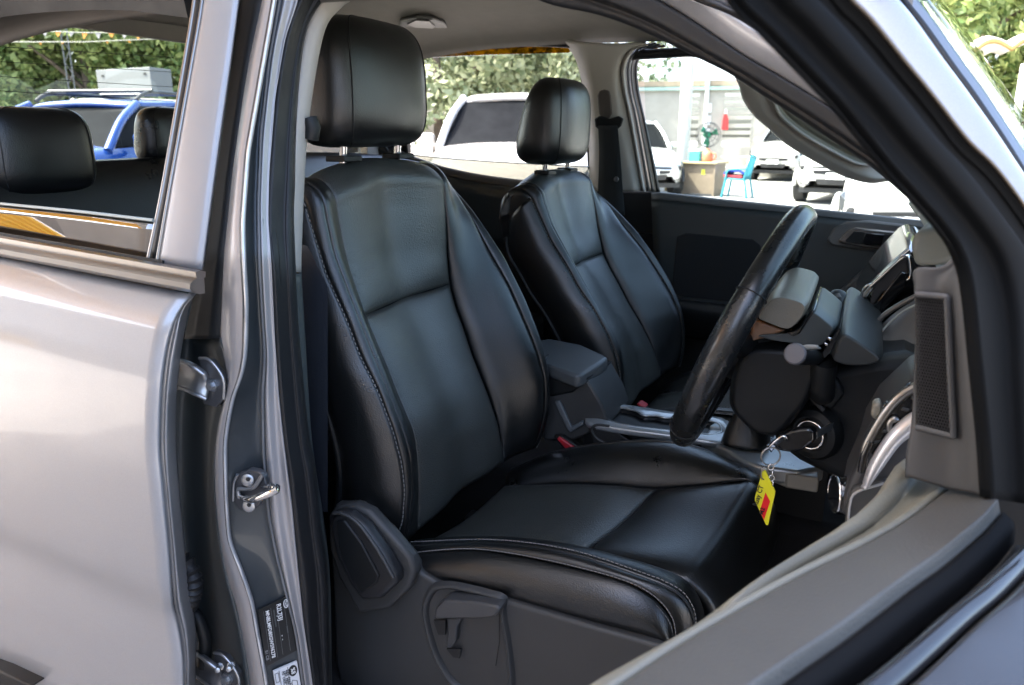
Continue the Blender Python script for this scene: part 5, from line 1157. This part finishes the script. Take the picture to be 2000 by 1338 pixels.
# unseen roof over the truck, its edges set to shape the light (its yellow sheeting shows in the glass)
CAN = tag(empty('shade_roof', (-2.0, 0.4, 0), None), 'unseen ribbed sheet roof, part yellow, on steel posts over the parked truck', 'canopy')
YS_ = mat('yellow_sheet', (.80, .40, .015), .45, vary=.06); GS_ = mat('white_sheet', (.62, .63, .63), .5, vary=.08)
def roof(name, xa, xb, m, y0=-6.4, y1=2.7):
    V, F = [], []; nx = int((xb - xa) * 10)
    for i in range(nx + 1):
        x = xa + (xb - xa) * i / nx; dz_ = .035 if (i // 2) % 2 else 0.0
        V += [(x, y0, 2.70 + dz_), (x, y1, 3.15 + dz_)]
    for i in range(nx): F.append((2 * i, 2 * i + 2, 2 * i + 3, 2 * i + 1))
    o = link(name, mesh(V, F, False, 0), m, CAN); solid(o, .004)
roof('roof_sheet', CANX0, CANX1, GS_); roof('yellow_roof_sheet', CANX0 - 2.6, CANX0 - .02, YS_)
for x, y, h in ((CANX0 - 2.5, -6.3, 2.68), (CANX1 - .1, -6.3, 2.68), (CANX0 - 2.5, 2.6, 3.12), (-2.35, 2.6, 3.12)):
        tube('post', [Vector((x, y, 0)), Vector((x, y, h))], .05, STEEL, CAN, 12)
for y, h in ((-6.3, 2.65), (2.6, 3.09)): box('beam', ((CANX0 - 2.6 + CANX1) / 2, y, h), (CANX1 - CANX0 + 2.6, .06, .08), STEEL, CAN)

# ------------------------------------------------------------------ parked cars
WHITEP = paintmat('white_paint', (.46, .445, .42), .25, 0.0)
BLUEP = paintmat('blue_paint', (.006, .050, .25), .25, 0.15)
SILVP = paintmat('pale_silver_paint', (.62, .62, .61), .28, 0.4)
DGLASS = mat('dark_car_glass', (.010, .011, .012), .15, spec=.012, vary=.3, vscale=3)
TYRE = mat('tyre_rubber', (.018, .018, .018), .8)
LAMP = mat('headlamp_lens', (.05, .052, .055), .12, metal=.2, coat=.3)
GRILL = mat('grille_black', (.02, .02, .022), .35)
def car(kind, label, x, y, heading, paint, H=1.8, W=.92, L=2.5, hood=1.05, rails=False, group=None, name=None, cat='car', detail=True):
    """nose points along heading (radians, from +X); the body is a loft of cross sections"""
    t = tag(empty(name or 'parked_car', (x, y, 0), None), label, cat, group)
    ca, sa = math.cos(heading), math.sin(heading)
    def T(px_, py_, pz_): return Vector((x + px_ * ca - py_ * sa, y + px_ * sa + py_ * ca, pz_))
    st = [(L, .50, .62, .72), (L - .06, .38, .74, .80), (L - .35, .30, .88, hood - .13), (L - .9, .28, .95, hood), (L - 1.45, .28, .98, hood + .06), (.2, .28, 1.0, hood + .08), (-1.2, .28, 1.0, hood + .10), (-L + .3, .32, .98, hood + .08), (-L + .02, .42, .90, hood - .1), (-L, .55, .8, hood - .25)]
    rows = []
    for sx, zb, wf, zt in st:
        w_ = W * wf; crown = .045
        half = [(w_ * .86, zb), (w_ * .985, zb + .10), (w_, zb + (zt - zb) * .55), (w_ * .97, zt - .07), (w_ * .90, zt - .005), (w_ * .5, zt + crown * .8), (0, zt + crown)]
        sec = [T(sx, -a, b) for a, b in half] + [T(sx, a, b) for a, b in half[-2::-1]]
        rows.append(cr(sec, 36))
    cols_ = [cr([r[i] for r in rows], 60) for i in range(36)]
    rows2 = [[cols_[i][j] for i in range(36)] for j in range(60)]
    V = [p for r in rows2 for p in r]; F = [(j * 36 + i, j * 36 + i + 1, (j + 1) * 36 + i + 1, (j + 1) * 36 + i) for j in range(59) for i in range(35)]
    F += [tuple(range(36)), tuple(59 * 36 + i for i in range(36))[::-1]]
    link('body', mesh(V, F, True, 50), paint, t)
    wb = hood + .05
    # glasshouse
    gl = [(L - 1.40, .90, wb), (L - 2.15, .70, H - .06), (-1.3, .70, H - .05), (-L + .25, .86, wb + .02)]
    if kind == 'pickup': gl = [(L - 1.40, .90, wb), (L - 2.15, .70, H - .06), (-.55, .70, H - .05), (-.80, .86, wb + .02)]
    GV = [T(gx, s * W * gw, gz) for gx, gw, gz in gl for s in (-1, 1)]
    o = link('glasshouse', mesh(GV, [(0, 1, 3, 2), (2, 3, 5, 4), (4, 5, 7, 6), (0, 2, 4, 6), (1, 7, 5, 3), (0, 6, 7, 1)], True, 20), DGLASS, t); bevel(o, .03, 3)
    r0, r1 = gl[1], gl[2]
    rp = [(r0[0] + .06, .66, H - .055), (r0[0] - .1, .70, H - .02), ((r0[0] + r1[0]) / 2, .72, H + .01), (r1[0] + .1, .70, H - .02), (r1[0] - .12, .68, H - .06)]
    rr_ = [cr([T(a, -W * b, c - .035), T(a, -W * b * .86, c), T(a, 0, c + .025), T(a, W * b * .86, c), T(a, W * b, c - .035)], 16) for a, b, c in rp]
    o = link('roof', gridmesh([list(q) for q in rr_], toward=Vector((x, y, 9))), paint, t); solid(o, .05)
    for s in (-1, 1):
        tube('pillar', cr([T(gl[0][0] + .03, s * W * .90, wb - .02), T((gl[0][0] + gl[1][0]) / 2 + .04, s * W * .81, (wb + H) / 2 + .02), T(gl[1][0], s * W * .70, H - .05)], 10), .045, paint, t, 10)
        tube('pillar', [T(gl[1][0] - .75, s * W * .895, wb), T(gl[1][0] - .72, s * W * .715, H - .05)], .035, GRILL, t, 8)
        tube('pillar', cr([T(gl[3][0], s * W * .88, wb), T(gl[2][0] - .12, s * W * .72, H - .06)], 6), .05, paint, t, 8)
        for wx in (L - .88, -L + .92):
            c = T(wx, s * W * .97, .36); ax_ = T(0, s, 0) - T(0, 0, 0)
            wl = lathe('tyre', c - ax_ * .12, ax_, [(.24, -.06), (.355, -.05), (.365, 0), (.365, .14), (.34, .17), (.25, .175)], TYRE, t, 28)
            lathe('rim', c + ax_ * .035, ax_, [(.25, 0), (.24, .02), (.20, .0), (.06, .03), (.02, .035)], SILVPL, t, 20)
            tube('wheel_arch', [c + ax_ * .005 + (T(math.cos(a), 0, math.sin(a)) - T(0, 0, 0)) * .42 for a in [math.pi * k / 14 for k in range(15)]], .045, paint if kind != 'suv' else GRILL, t, 8)
        # headlamp, fog recess, mirror
        hl_ = [T(L - .10, s * W * .60, hood - .33), T(L - .16, s * W * .74, hood - .29), T(L - .34, s * W * .90, hood - .19), T(L - .42, s * W * .92, hood - .20), T(L - .30, s * W * .90, hood - .34), T(L - .06, s * W * .66, hood - .42)]
        hd_ = prism('headlamp', [q + (T(.015, 0, 0) - T(0, 0, 0)) for q in hl_], T(-.14, -s * .05, .05) - T(0, 0, 0), LAMP, t, bv=.012)
        lathe('lamp_projector', T(L - .10, s * W * .72, hood - .34), T(1, s * .3, 0) - T(0, 0, 0), [(.05, 0), (.05, .05), (.035, .055)], GRILL, t, 16)
        prism('fog_recess', [T(L - .03, s * W * .50, .52), T(L - .16, s * W * .80, .56), T(L - .12, s * W * .78, .42), T(L - .02, s * W * .56, .40)], T(-.1, 0, 0) - T(0, 0, 0) if False else (T(.02, 0, 0) - T(0, 0, 0)), GRILL, t, bv=.01)
        m_ = link('mirror', boxmesh((0, 0, 0), (.13, .20, .15)), paint, t); m_.location = T(gl[0][0] - .28, s * (W + .10), wb + .08) - Vector((x, y, 0)); m_.rotation_euler = (0, 0, heading); bevel(m_, .04, 3)
    prism('front_grille', [T(L + .005, -W * .52, hood - .32), T(L + .02, 0, hood - .30), T(L + .005, W * .52, hood - .32), T(L + .01, W * .46, hood - .46), T(L + .02, 0, hood - .48), T(L + .01, -W * .46, hood - .46)], T(-.08, 0, 0) - T(0, 0, 0), GRILL, t, bv=.01)
    tube('grille_bar', [T(L + .03, -W * .50, hood - .38), T(L + .045, 0, hood - .37), T(L + .03, W * .50, hood - .38)], .018, CHROME, t, 8)
    prism('bumper_intake', [T(L + .01, -W * .42, .54), T(L + .01, W * .42, .54), T(L, W * .36, .42), T(L, -W * .36, .42)], T(-.06, 0, 0) - T(0, 0, 0), GRILL, t, bv=.01)
    box('number_plate', T(L + .03, 0, .60), (.02, .36, .13), WHITEST, t, rot=Matrix.Rotation(heading, 3, 'Z'))
    prism('underside', [T(L - .2, -W * .8, .24), T(L - .2, W * .8, .24), T(-L + .2, W * .8, .24), T(-L + .2, -W * .8, .24)], (0, 0, .1), GRILL, t)
    if rails:
        for s in (-1, 1):
            tube('roof_rail', cr([T(gl[1][0] - .05, s * W * .66, H - .01), T(gl[1][0] - .25, s * W * .66, H + .075), T(-.4, s * W * .66, H + .085), T(-1.4, s * W * .66, H + .06), T(-1.5, s * W * .66, H)], 20), .022, GRILL, t, 8)
        for rx_ in (.05, -.8): tube('cross_bar', [T(rx_, -W * .70, H + .10), T(rx_, W * .70, H + .10)], .022, GRILL, t, 8)
    return t
c1 = P2(1000, 250, 6.8); car('pickup', 'white pickup truck facing the rear side window, dark windscreen with leaf reflections', -3.97, 8.36, R(-70), WHITEP, H=1.90, hood=1.25, name='parked_pickup', cat='pickup truck')
c2 = P2(150, 262, 7.6); car('suv', 'blue sport utility with black roof rails behind the rear bench', -7.86, 5.67, R(-76), BLUEP, H=1.80, hood=1.25, rails=True, cat='car')
c3 = P2(-40, 250, 9.6); car('suv', 'white car left of the blue sport utility, mostly hidden by the rear headrest', c3.x - .6, c3.y + .7, R(-76), WHITEP, H=1.78, hood=1.05)
c4 = P2(150, 250, 13.0); vn = car('suv', 'white van with a long roof parked behind the blue sport utility', c4.x, c4.y + .6, R(233), WHITEP, H=2.02, hood=1.2, L=2.6, name='parked_van', cat='van')
CX = [onZ(1500, 354, 0), onZ(1575, 400, 0)]
car('pickup', 'white car farthest back in the row, beside the teal chair', CX[0].x + .55, CX[0].y + 2.2, R(-100), WHITEP, H=1.78, hood=1.10)
car('pickup', 'white car in the middle of the row, fog lamp recess above the steering wheel', CX[1].x + .85, CX[1].y + 2.4, R(-98), WHITEP, H=1.78, hood=1.10)
c5 = P2(1812, 400, 7.4); car('sedan', 'nearest white car with its headlamp just over the far door', c5.x + .20, c5.y + 2.35, R(-95), WHITEP, H=1.62, hood=1.02, L=2.35)
c6 = P2(1268, 240, 18.0); car('suv', 'silver car at the left edge of the far front window behind the white column', c6.x - .9, c6.y + 1.2, R(-60), SILVP, H=1.75, hood=1.02)
# white box on the van roof
bx = P2(225, 158, 12.4); bn = P2(335, 158, 11.9)
WB = tag(empty('roof_box', (P2(260, 172, 12.4).x, P2(260, 172, 12.4).y, 2.03), None), 'white box with two small vents standing on the van roof', 'box')
q = [P2(192, 176, 12.6), P2(297, 174, 12.0), P2(338, 174, 12.5), P2(232, 176, 13.1)]
q = [Vector((p.x, p.y, 2.08)) for p in q]
prism('box_shell', q, (0, 0, .36), mat('box_white', (.17, .175, .175), .5), WB, bv=.008)
for k in (.10, .88):
    a = q[0].lerp(q[1], k) + Vector((0, 0, .25)); e = (q[1] - q[0]).normalized(); n_ = Vector((e.y, -e.x, 0))
    prism('vent', [a + n_ * .004, a + e * .06 + n_ * .004, a + e * .06 + n_ * .004 + Vector((0, 0, .03)), a + n_ * .004 + Vector((0, 0, .03))], n_ * .006, GRILL, WB)

# ------------------------------------------------------------------ wall with slots, column, furniture under the far window
WALLM = mat('painted_wall', (.36, .335, .30), .8, vary=.10, vscale=2)
WL0, WL1 = P2(1180, 300, 27.0), P2(1640, 300, 25.0)
wd = Vector((WL1.x - WL0.x, WL1.y - WL0.y, 0)); wlen = wd.length; wd.normalize(); wnn = Vector((wd.y, -wd.x, 0))
SWL = tag(empty('slotted_wall', (WL0.x, WL0.y, 0), None), 'pale grey yard wall with rows of open horizontal slots', 'wall')
def wpt(s, z, d=0): return Vector((WL0.x, WL0.y, 0)) + wd * s + wnn * d + Vector((0, 0, z))
def wbox(nm, s0, s1, z0, z1, d, th, m): return prism(nm, [wpt(s0, z0, d), wpt(s1, z0, d), wpt(s1, z1, d), wpt(s0, z1, d)], -wnn * th, m, SWL)
def sx(px_):
    d = ray(px_, 300); a = Vector((d.x, d.y)); b = Vector((CAM.x - WL0.x, CAM.y - WL0.y))
    den = a.x * wd.y - a.y * wd.x; t = -(b.x * wd.y - b.y * wd.x) / den; return (b.x + a.x * t) * wd.x + (b.y + a.y * t) * wd.y
piers = [(0, sx(1338)), (sx(1360), sx(1372)), (sx(1376), sx(1408)), (sx(1462), wlen)]
for i, (a, b) in enumerate(piers): wbox('pier', a, b, 0, 3.05, 0, .18, WALLM)
for (a, b) in ((sx(1336), sx(1362)), (sx(1406), sx(1464))):
    for z in (.15, .5, .85, 1.25, 1.47, 1.69, 1.95, 2.12, 2.34, 2.56, 2.80):
        wbox('slat', a, b, z - (.08 if z > 1 else .16), z + (.05 if z > 1 else .16), .02, .1, WALLM)
wbox('coping', 0, wlen, 2.95, 3.12, .06, .28, mat('coping_brown', (.32, .25, .18), .7))
wbox('gutter', 0, sx(1440), 2.82, 2.93, .12, .12, mat('gutter_green', (.30, .42, .38), .5))
tube('conduit', [wpt(sx(1374), 0, .08), wpt(sx(1374), 4.2, .08)], .07, WHITEST, SWL, 10)
for k in range(3): wbox('panel_board', sx(1378), sx(1384), 1.3 + .4 * k, 1.6 + .4 * k, .03, .02, WHITEST)
pb = onZ(1330, 372, 0)
PC = tag(empty('white_column', pb, None), 'round white steel column standing in the middle of the far window', 'column')
tube('shaft', [pb, pb + Vector((0, 0, 6))], .15, mat('column_white', (.55, .55, .53), .45, vary=.05), PC, 24)
prism('foot', [pb + Vector((a * .36, b * .36, 0)) for a, b in ((-1, -1), (1, -1), (1, 1), (-1, 1))], (0, 0, .12), mat('foot_ochre', (.45, .36, .20), .8), PC, bv=.03)
dk = onZ(1372, 381, 0); e1_, e2_ = Vector((.98, -.18, 0)), Vector((.18, .98, 0))
DK = tag(empty('desk', dk, None), 'brown wooden desk behind the white column', 'desk')
def dbox(nm, a0, a1, b0, b1, z0, z1, m, p=None, bv=.0):
    return prism(nm, [dk + e1_ * a + e2_ * b + Vector((0, 0, z0)) for a, b in ((a0, b0), (a1, b0), (a1, b1), (a0, b1))], (0, 0, z1 - z0), m, p or DK, bv=bv)
DW = mat('desk_wood', (.20, .155, .11), .55, vary=.15, vscale=4); DT = mat('desk_top', (.34, .27, .15), .5)
dbox('modesty_panel', -.42, .36, -.30, -.26, .05, .74, DW); dbox('side_panel', -.46, -.42, -.34, .34, 0, .74, DW); dbox('side_panel', .36, .40, -.34, .34, 0, .74, DW)
dbox('desk_top', -.52, .46, -.38, .38, .745, .79, DT, bv=.008)
dbox('sticker', .06, .14, -.306, -.302, .50, .62, mat('sticker_lime', (.55, .62, .05), .5))
CB = tag(empty('cool_box', dk + e1_ * -.20 + Vector((0, 0, .79)), None), 'turquoise cool box with pale lid on the desk', 'cool box')
dbox('tub', -.34, -.08, -.18, .12, .79, 1.02, mat('turquoise', (.06, .50, .46), .4), CB, .02); dbox('lid', -.35, -.07, -.19, .13, 1.022, 1.08, mat('lid_pale', (.55, .75, .70), .4), CB, .015)
jg = dk + e1_ * .08 + e2_ * -.05 + Vector((0, 0, .79))
JG = tag(empty('water_jug', jg, None), 'orange water jug on the desk beside the turquoise cool box', 'jug')
JM = mat('jug_orange', (.62, .17, .09), .4)
lathe('jug_body', jg, (0, 0, 1), [(.11, 0), (.125, .03), (.13, .18), (.10, .23), (.05, .26), (.045, .30), (.02, .305)], JM, JG, 20)
tube('jug_handle', cr([jg + e1_ * .11 + Vector((0, 0, .2)), jg + e1_ * .2 + Vector((0, 0, .17)), jg + e1_ * .19 + Vector((0, 0, .07)), jg + e1_ * .12 + Vector((0, 0, .05))], 12), .02, JM, JG, 8)
fn0 = onZ(1350, 376, 0) + e2_ * .9
FN = tag(empty('pedestal_fan', fn0, None), 'green pedestal fan with dark cage behind the desk', 'fan')
FG = mat('fan_green', (.02, .22, .12), .4)
lathe('fan_base', fn0, (0, 0, 1), [(.25, 0), (.25, .03), (.05, .06), (.02, .07)], FG, FN, 20)
tube('fan_pole', [fn0 + Vector((0, 0, .05)), fn0 + Vector((0, 0, 1.35))], .025, FG, FN, 10)
fc = fn0 + Vector((0, 0, 1.40)); fa_ = Vector((.5, -.86, 0)); fs = Vector((.86, .5, 0))
lathe('fan_motor', fc - fa_ * .15, fa_, [(.06, 0), (.09, .04), (.09, .14), (.05, .16)], FG, FN, 18)
for k in range(3):
    a = k * 2.094; d1_ = fs * math.cos(a) + Vector((0, 0, math.sin(a))); d2_ = fs * math.cos(a + .7) + Vector((0, 0, math.sin(a + .7)))
    o = link('fan_blade', mesh([fc + d1_ * .05, fc + d1_ * .27, fc + d2_ * .25 + fa_ * .06, fc + d2_ * .05 + fa_ * .03], [(0, 1, 2, 3)]), FG, FN); solid(o, .006)
for d_, r_ in ((-.05, .30), (.09, .30), (.10, .17), (.10, .07)):
    tube('fan_cage', [fc + fa_ * d_ + (fs * math.cos(a) + Vector((0, 0, math.sin(a)))) * r_ for a in [k * math.pi / 16 for k in range(32)]], .008, GRILL, FN, 6, closed=True)
for k in range(12):
    a = k * math.pi / 6; dd = fs * math.cos(a) + Vector((0, 0, math.sin(a)))
    tube('cage_wire', [fc + fa_ * .10 + dd * .06, fc + fa_ * .09 + dd * .30, fc + fa_ * -.05 + dd * .30], .005, GRILL, FN, 5)
# plastic chair, seen from the side, facing left
cb_ = onZ(1437, 386, 0)
CH = tag(empty('plastic_chair', cb_, None), 'teal plastic chair with a blue cloth and red cushion on its seat', 'chair')
TEAL = mat('teal_plastic', (.03, .21, .27), .4)
def cp(a, b, z): return cb_ + e1_ * a + e2_ * b + Vector((0, 0, z))
prism('seat', [cp(-.24, -.22, .42), cp(.22, -.22, .40), cp(.22, .22, .40), cp(-.24, .22, .42)], (0, 0, .035), TEAL, CH, bv=.012)
for a, b in ((-.2, -.2), (-.2, .2), (.24, -.2), (.24, .2)):
    tube('leg', [cp(a, b, .42), cp(a * 1.35, b * 1.1, 0)], .026, TEAL, CH, 8)
for b in (-.2, -.07, .07, .2):
    tube('back_slat', cr([cp(.22, b, .42), cp(.26, b, .62), cp(.34, b, .92)], 8), .022, TEAL, CH, 8)
tube('back_rail', cr([cp(.33, -.22, .90), cp(.36, 0, .95), cp(.33, .22, .90)], 8), .03, TEAL, CH, 8)
for b in (-.22, .22): tube('armrest', cr([cp(.27, b, .66), cp(0, b, .66), cp(-.16, b, .62), cp(-.2, b, .43)], 10), .022, TEAL, CH, 8)
rc_ = tag(prism('seat_cushion', [cp(-.27, -.2, .462), cp(.18, -.2, .442), cp(.18, .2, .442), cp(-.27, .2, .462)], (0, 0, .07), mat('cushion_red', (.30, .03, .04), .8), None, bv=.025), 'red cushion under the blue cloth on the teal chair', 'cushion')
def cl_(a, b): return cp(-.27 + .47 * a, -.19 + .38 * b, .555 + .09 * math.sin(a * 3.1) * (1 - .3 * b) + .02 * math.sin(9 * a + 4 * b))
o = link('folded_cloth', gridmesh([[cl_(i / 14, j / 8) for i in range(15)] for j in range(9)], toward=cb_ + Vector((0, 0, 9))), mat('cloth_blue', (.02, .06, .42), .8)); solid(o, .035)
tag(o, 'crumpled bright blue cloth lying on the red chair cushion', 'cloth')
# red bag hooked on the wall slots
rp_ = wpt(sx(1412), 2.05, .14)
RBG = tag(empty('red_bag', rp_, None), 'red bag hanging on the slotted wall', 'bag')
prism('bag_body', [rp_ + wd * a + Vector((0, 0, b)) for a, b in ((-.10, -.50), (.12, -.52), (.10, -.15), (.02, .02), (-.06, .0), (-.09, -.2))], wnn * .08, mat('bag_red', (.50, .03, .03), .6), RBG, bv=.02)
tube('bag_strap', cr([rp_ + wd * -.02 + wnn * .04, rp_ + wnn * .03 + Vector((0, 0, .16)), rp_ + wd * .04 + wnn * .04], 8), .012, WHITEST, RBG, 6)

# ------------------------------------------------------------------ unseen wall added to darken the paint, yellow shutter; both show in the glass
YW = tag(empty('added_yard_wall', (-2, -8.1, 0), None), 'unseen tan wall added behind the photographer to darken the paint', 'wall')
prism('wall_face', [Vector((-11.8, -8.3, 0)), Vector((11, -8.3, 0)), Vector((11, -8.1, 0)), Vector((-11.8, -8.1, 0))], (0, 0, 3.4), mat('tan_render', (.28, .245, .205), .85, vary=.12, vscale=1.5), YW)
YH = tag(empty('yellow_shutter', (-15, -8.2, 0), None), 'yellow ribbed roller shutter beside the added tan wall', 'shutter')
V, F = [], []
for i in range(61):
    z = 1.15 * i / 60 if i else 0.0; d = .03 if (i // 2) % 2 else 0
    V += [(-19.5, -8.2 + d, z * 1.4 + .05), (-11.85, -8.2 + d, z * .86 + .05)]
for i in range(60): F.append((2 * i, 2 * i + 1, 2 * i + 3, 2 * i + 2))
o = link('slat_sheet', mesh(V, F, False, 0), mat('shutter_yellow', (.80, .42, .01), .5), YH); solid(o, .01)
prism('shutter_box', [Vector((-19.5, -8.4, 1.68)), Vector((-11.85, -8.4, 1.06)), Vector((-11.85, -8.4, 3.2)), Vector((-19.5, -8.4, 3.2))], (0, .2, 0), mat('shutter_grey', (.16, .145, .13), .7), YH)

# ------------------------------------------------------------------ lattice mast, bunting, awning
mb = P2(139, 165, 21.0); mb.z = 0
LM_ = tag(empty('lattice_mast', mb, None), 'slender grey lattice mast in front of the trees', 'mast')
GM_ = mat('mast_grey', (.16, .16, .16), .5, metal=.5); er = Vector((.60, .80, 0))
for s in (-1, 1): tube('leg', [mb + er * (.075 * s), mb + er * (.075 * s) + Vector((0, 0, 7))], .022, GM_, LM_, 6)
for k in range(22): tube('brace', [mb + er * (.075 * (-1) ** k) + Vector((0, 0, .3 * k)), mb + er * (-.075 * (-1) ** k) + Vector((0, 0, .3 * k + .3))], .010, GM_, LM_, 5)
BU = tag(empty('bunting', P2(150, 75, 14), None), 'string of small orange and grey pennants above the rear window view', 'bunting')
ORG = mat('pennant_orange', (.62, .24, .02), .6); GRY = mat('pennant_grey', (.30, .28, .27), .7)
random.seed(4)
for (xa, ya, xb, yb, n_, t0) in ((-30, 58, 360, 66, 15, 14.0), (-30, 84, 360, 76, 9, 15.5)):
    tube('cord', [P2(xa, ya - 2, t0), P2((xa + xb) / 2, (ya + yb) / 2 + 2, t0), P2(xb, yb - 2, t0)], .008, GRILL, BU, 5)
    for k in range(n_):
        u = (k + .5) / n_; x = xa + (xb - xa) * u; y = ya + (yb - ya) * u - 1 + 3 * (1 - (2 * u - 1) ** 2)
        if ya > 70 and k % 3 == 1: continue
        big = 10 if ya < 70 else 4
        pn = prism('pennant', [P2(x - big * .55, y, t0), P2(x + big * .55, y, t0), P2(x + random.uniform(-2, 2), y + big * random.uniform(.8, 1.3), t0)], (.004, .006, 0), ORG if (k % 2 or ya > 70) else GRY, BU)
# scalloped awning at the far right, its white post and the shop front shade under it
AW = tag(empty('scalloped_awning', P2(1920, 100, 13), None), 'pale awning with a scalloped gold fringe at the upper right', 'awning')
edge_ = []; frn = []
for k in range(41):
    x = 1838 + 200 * k / 40; ph = (x - 1838) / 46.0
    s = abs(math.sin(math.pi * ph * .62 + .4)); y = 100 - 18 * s - (x - 1838) * .06
    edge_.append((x, y))
tp_ = [P2(x, y - 9, 13.0) for x, y in edge_]; bt_ = [P2(x, y, 12.9) for x, y in edge_]; ft__ = [P2(x, y + 9, 12.9) for x, y in edge_]
patch('awning_edge', [[p + FWD * 1.2 + Vector((0, 0, .1)) for p in tp_], tp_, bt_], 5, 41, mat('awning_white', (.78, .76, .72), .7), AW, th=.02, lin=True)
patch('fringe', [bt_, ft__], 3, 41, mat('fringe_gold', (.30, .20, .06), .7, vary=.3, vscale=60), AW, th=.02, lin=True)
wp = P2(1993, 180, 12.8); wp.z = 0
tube('post', [wp, wp + Vector((0, 0, 2.55))], .06, WHITEST, AW, 14)
tp0 = P2(1903, 130, 13.2); tp0.z = 0
tube('post', [tp0, tp0 + Vector((0, 0, 2.6))], .05, mat('post_brown', (.13, .09, .06), .7), AW, 10)
YB = P2(1778, 18, 15.0)
tag(prism('yellow_board', [YB, P2(1795, 14, 15), P2(1793, 32, 15), P2(1776, 30, 15)], (.02, .08, 0), mat('board_yellow', (.75, .45, .02), .5), None), 'small yellow board under the trees at the top right', 'board')

# ------------------------------------------------------------------ trees
def leafmat(name, c0, c1):
    m, t, p = newmat(name); p.inputs['Roughness'].default_value = .5
    oi = t.nodes.new('ShaderNodeTexCoord'); n = t.nodes.new('ShaderNodeTexWhiteNoise'); 
    g_ = t.nodes.new('ShaderNodeNewGeometry')
    mx = t.nodes.new('ShaderNodeMix'); mx.data_type = 'RGBA'; mx.inputs[6].default_value = (*c0, 1); mx.inputs[7].default_value = (*c1, 1)
    t.links.new(g_.outputs['Random Per Island'], mx.inputs[0]); t.links.new(mx.outputs[2], p.inputs['Base Color'])
    tr = t.nodes.new('ShaderNodeBsdfTranslucent'); t.links.new(mx.outputs[2], tr.inputs[0])
    ms = t.nodes.new('ShaderNodeMixShader'); ms.inputs[0].default_value = .35
    out = t.nodes['Material Output']; t.links.new(p.outputs[0], ms.inputs[1]); t.links.new(tr.outputs[0], ms.inputs[2]); t.links.new(ms.outputs[0], out.inputs[0]); return m
LEAF = leafmat('leaf_green', (.08, .15, .035), (.46, .52, .20)); LEAF2 = leafmat('leaf_olive', (.14, .19, .09), (.55, .58, .36))
BARK = mat('bark', (.13, .10, .08), .9, vary=.3, vscale=5)
def tree(base, h, rad, label, n=4500, leaf=.17, m=None, seed=1, low=.25, group='trees behind the car lot'):
    rnd = random.Random(seed); t = tag(empty('tree', base, None), label, 'tree', group)
    tube('trunk', cr([base, base + Vector((.1, .05, h * .3)), base + Vector((-.05, .1, h * .7))], 8), [.2 - .015 * k for k in range(8)], BARK, t, 8)
    for k in range(6):
        a = rnd.uniform(0, 6.28); z0_ = h * rnd.uniform(.25, .6)
        tube('limb', cr([base + Vector((.05, .05, z0_)), base + Vector((math.cos(a) * rad * .4, math.sin(a) * rad * .4, z0_ + h * .12)), base + Vector((math.cos(a) * rad * .8, math.sin(a) * rad * .8, z0_ + h * .2))], 6), [.08, .07, .06, .045, .03, .02], BARK, t, 6)
    V, F = [], []; ncl = 60; cl = []
    for k in range(ncl):
        while True:
            p = Vector((rnd.uniform(-1, 1), rnd.uniform(-1, 1), rnd.uniform(-1, 1)))
            if .35 < p.length < 1: break
        cl.append((base + Vector((p.x * rad, p.y * rad, h * (low + 1) / 2 + p.z * h * (1 - low) / 2)), rad * rnd.uniform(.16, .36)))
    for k in range(n):
        c, r_ = cl[rnd.randrange(ncl)]
        d = Vector((rnd.gauss(0, 1), rnd.gauss(0, 1), rnd.gauss(0, 1))).normalized()
        p = c + d * r_ * rnd.uniform(.75, 1.05)
        nrm = (d + Vector((rnd.gauss(0, .5), rnd.gauss(0, .5), rnd.gauss(0, .5) + .3))).normalized()
        u = nrm.cross(Vector((rnd.gauss(0, 1), rnd.gauss(0, 1), rnd.gauss(0, 1)))).normalized(); v = nrm.cross(u); s = leaf * rnd.uniform(.6, 1.3)
        i = len(V); V += [p - u * s, p + v * s * .5 - u * s * .1, p + u * s, p - v * s * .5 - u * s * .1]; F.append((i, i + 1, i + 2, i + 3))
    me = bpy.data.meshes.new('m'); me.from_pydata([tuple(v) for v in V], [], F)
    link('crown', me, m or LEAF, t); return t
def tb(x, y, t): p = P2(x, y, t); p.z = 0; return p
tlist = [(-60, 24, 9, 3.2, 'left edge of the rear window view'), (60, 25, 9.5, 3.4, 'behind the van roof, left of the mast'), (170, 24, 9, 3.2, 'right behind the lattice mast'), (290, 26, 10, 3.6, 'above the white roof box'), (420, 26, 9, 3.4, 'hidden by the door pillar')]
for k, (x, t_, h, r_, w_) in enumerate(tlist):
    tree(tb(x, 200, t_), h, r_, 'sunlit bushy green tree ' + w_, 15000, .13, LEAF, 11 + k, .10)
for k, (x, t_, h, r_, w_) in enumerate([(850, 27, 8.5, 3.4, 'left of the far rear window, beyond the white pickup'), (980, 30, 8.5, 3.4, 'in the middle of the far rear window'), (1120, 28, 8.6, 3.2, 'at the right corner of the far rear window')]):
    tree(tb(x, 200, t_), h, r_, 'pale sunlit tree ' + w_, 9000, .16, LEAF2, 31 + k, .15)
for k, (x, t_, h, r_, w_) in enumerate([(1840, 16, 7, 2.4, 'over the windscreen, left of the awning'), (1960, 17, 7, 2.6, 'directly above the scalloped awning'), (2080, 16, 7, 2.6, 'at the right edge above the white awning post')]):
    tree(tb(x, 200, t_), h, r_, 'bright broadleaf tree ' + w_, 9000, .11, LEAF, 51 + k, .10)
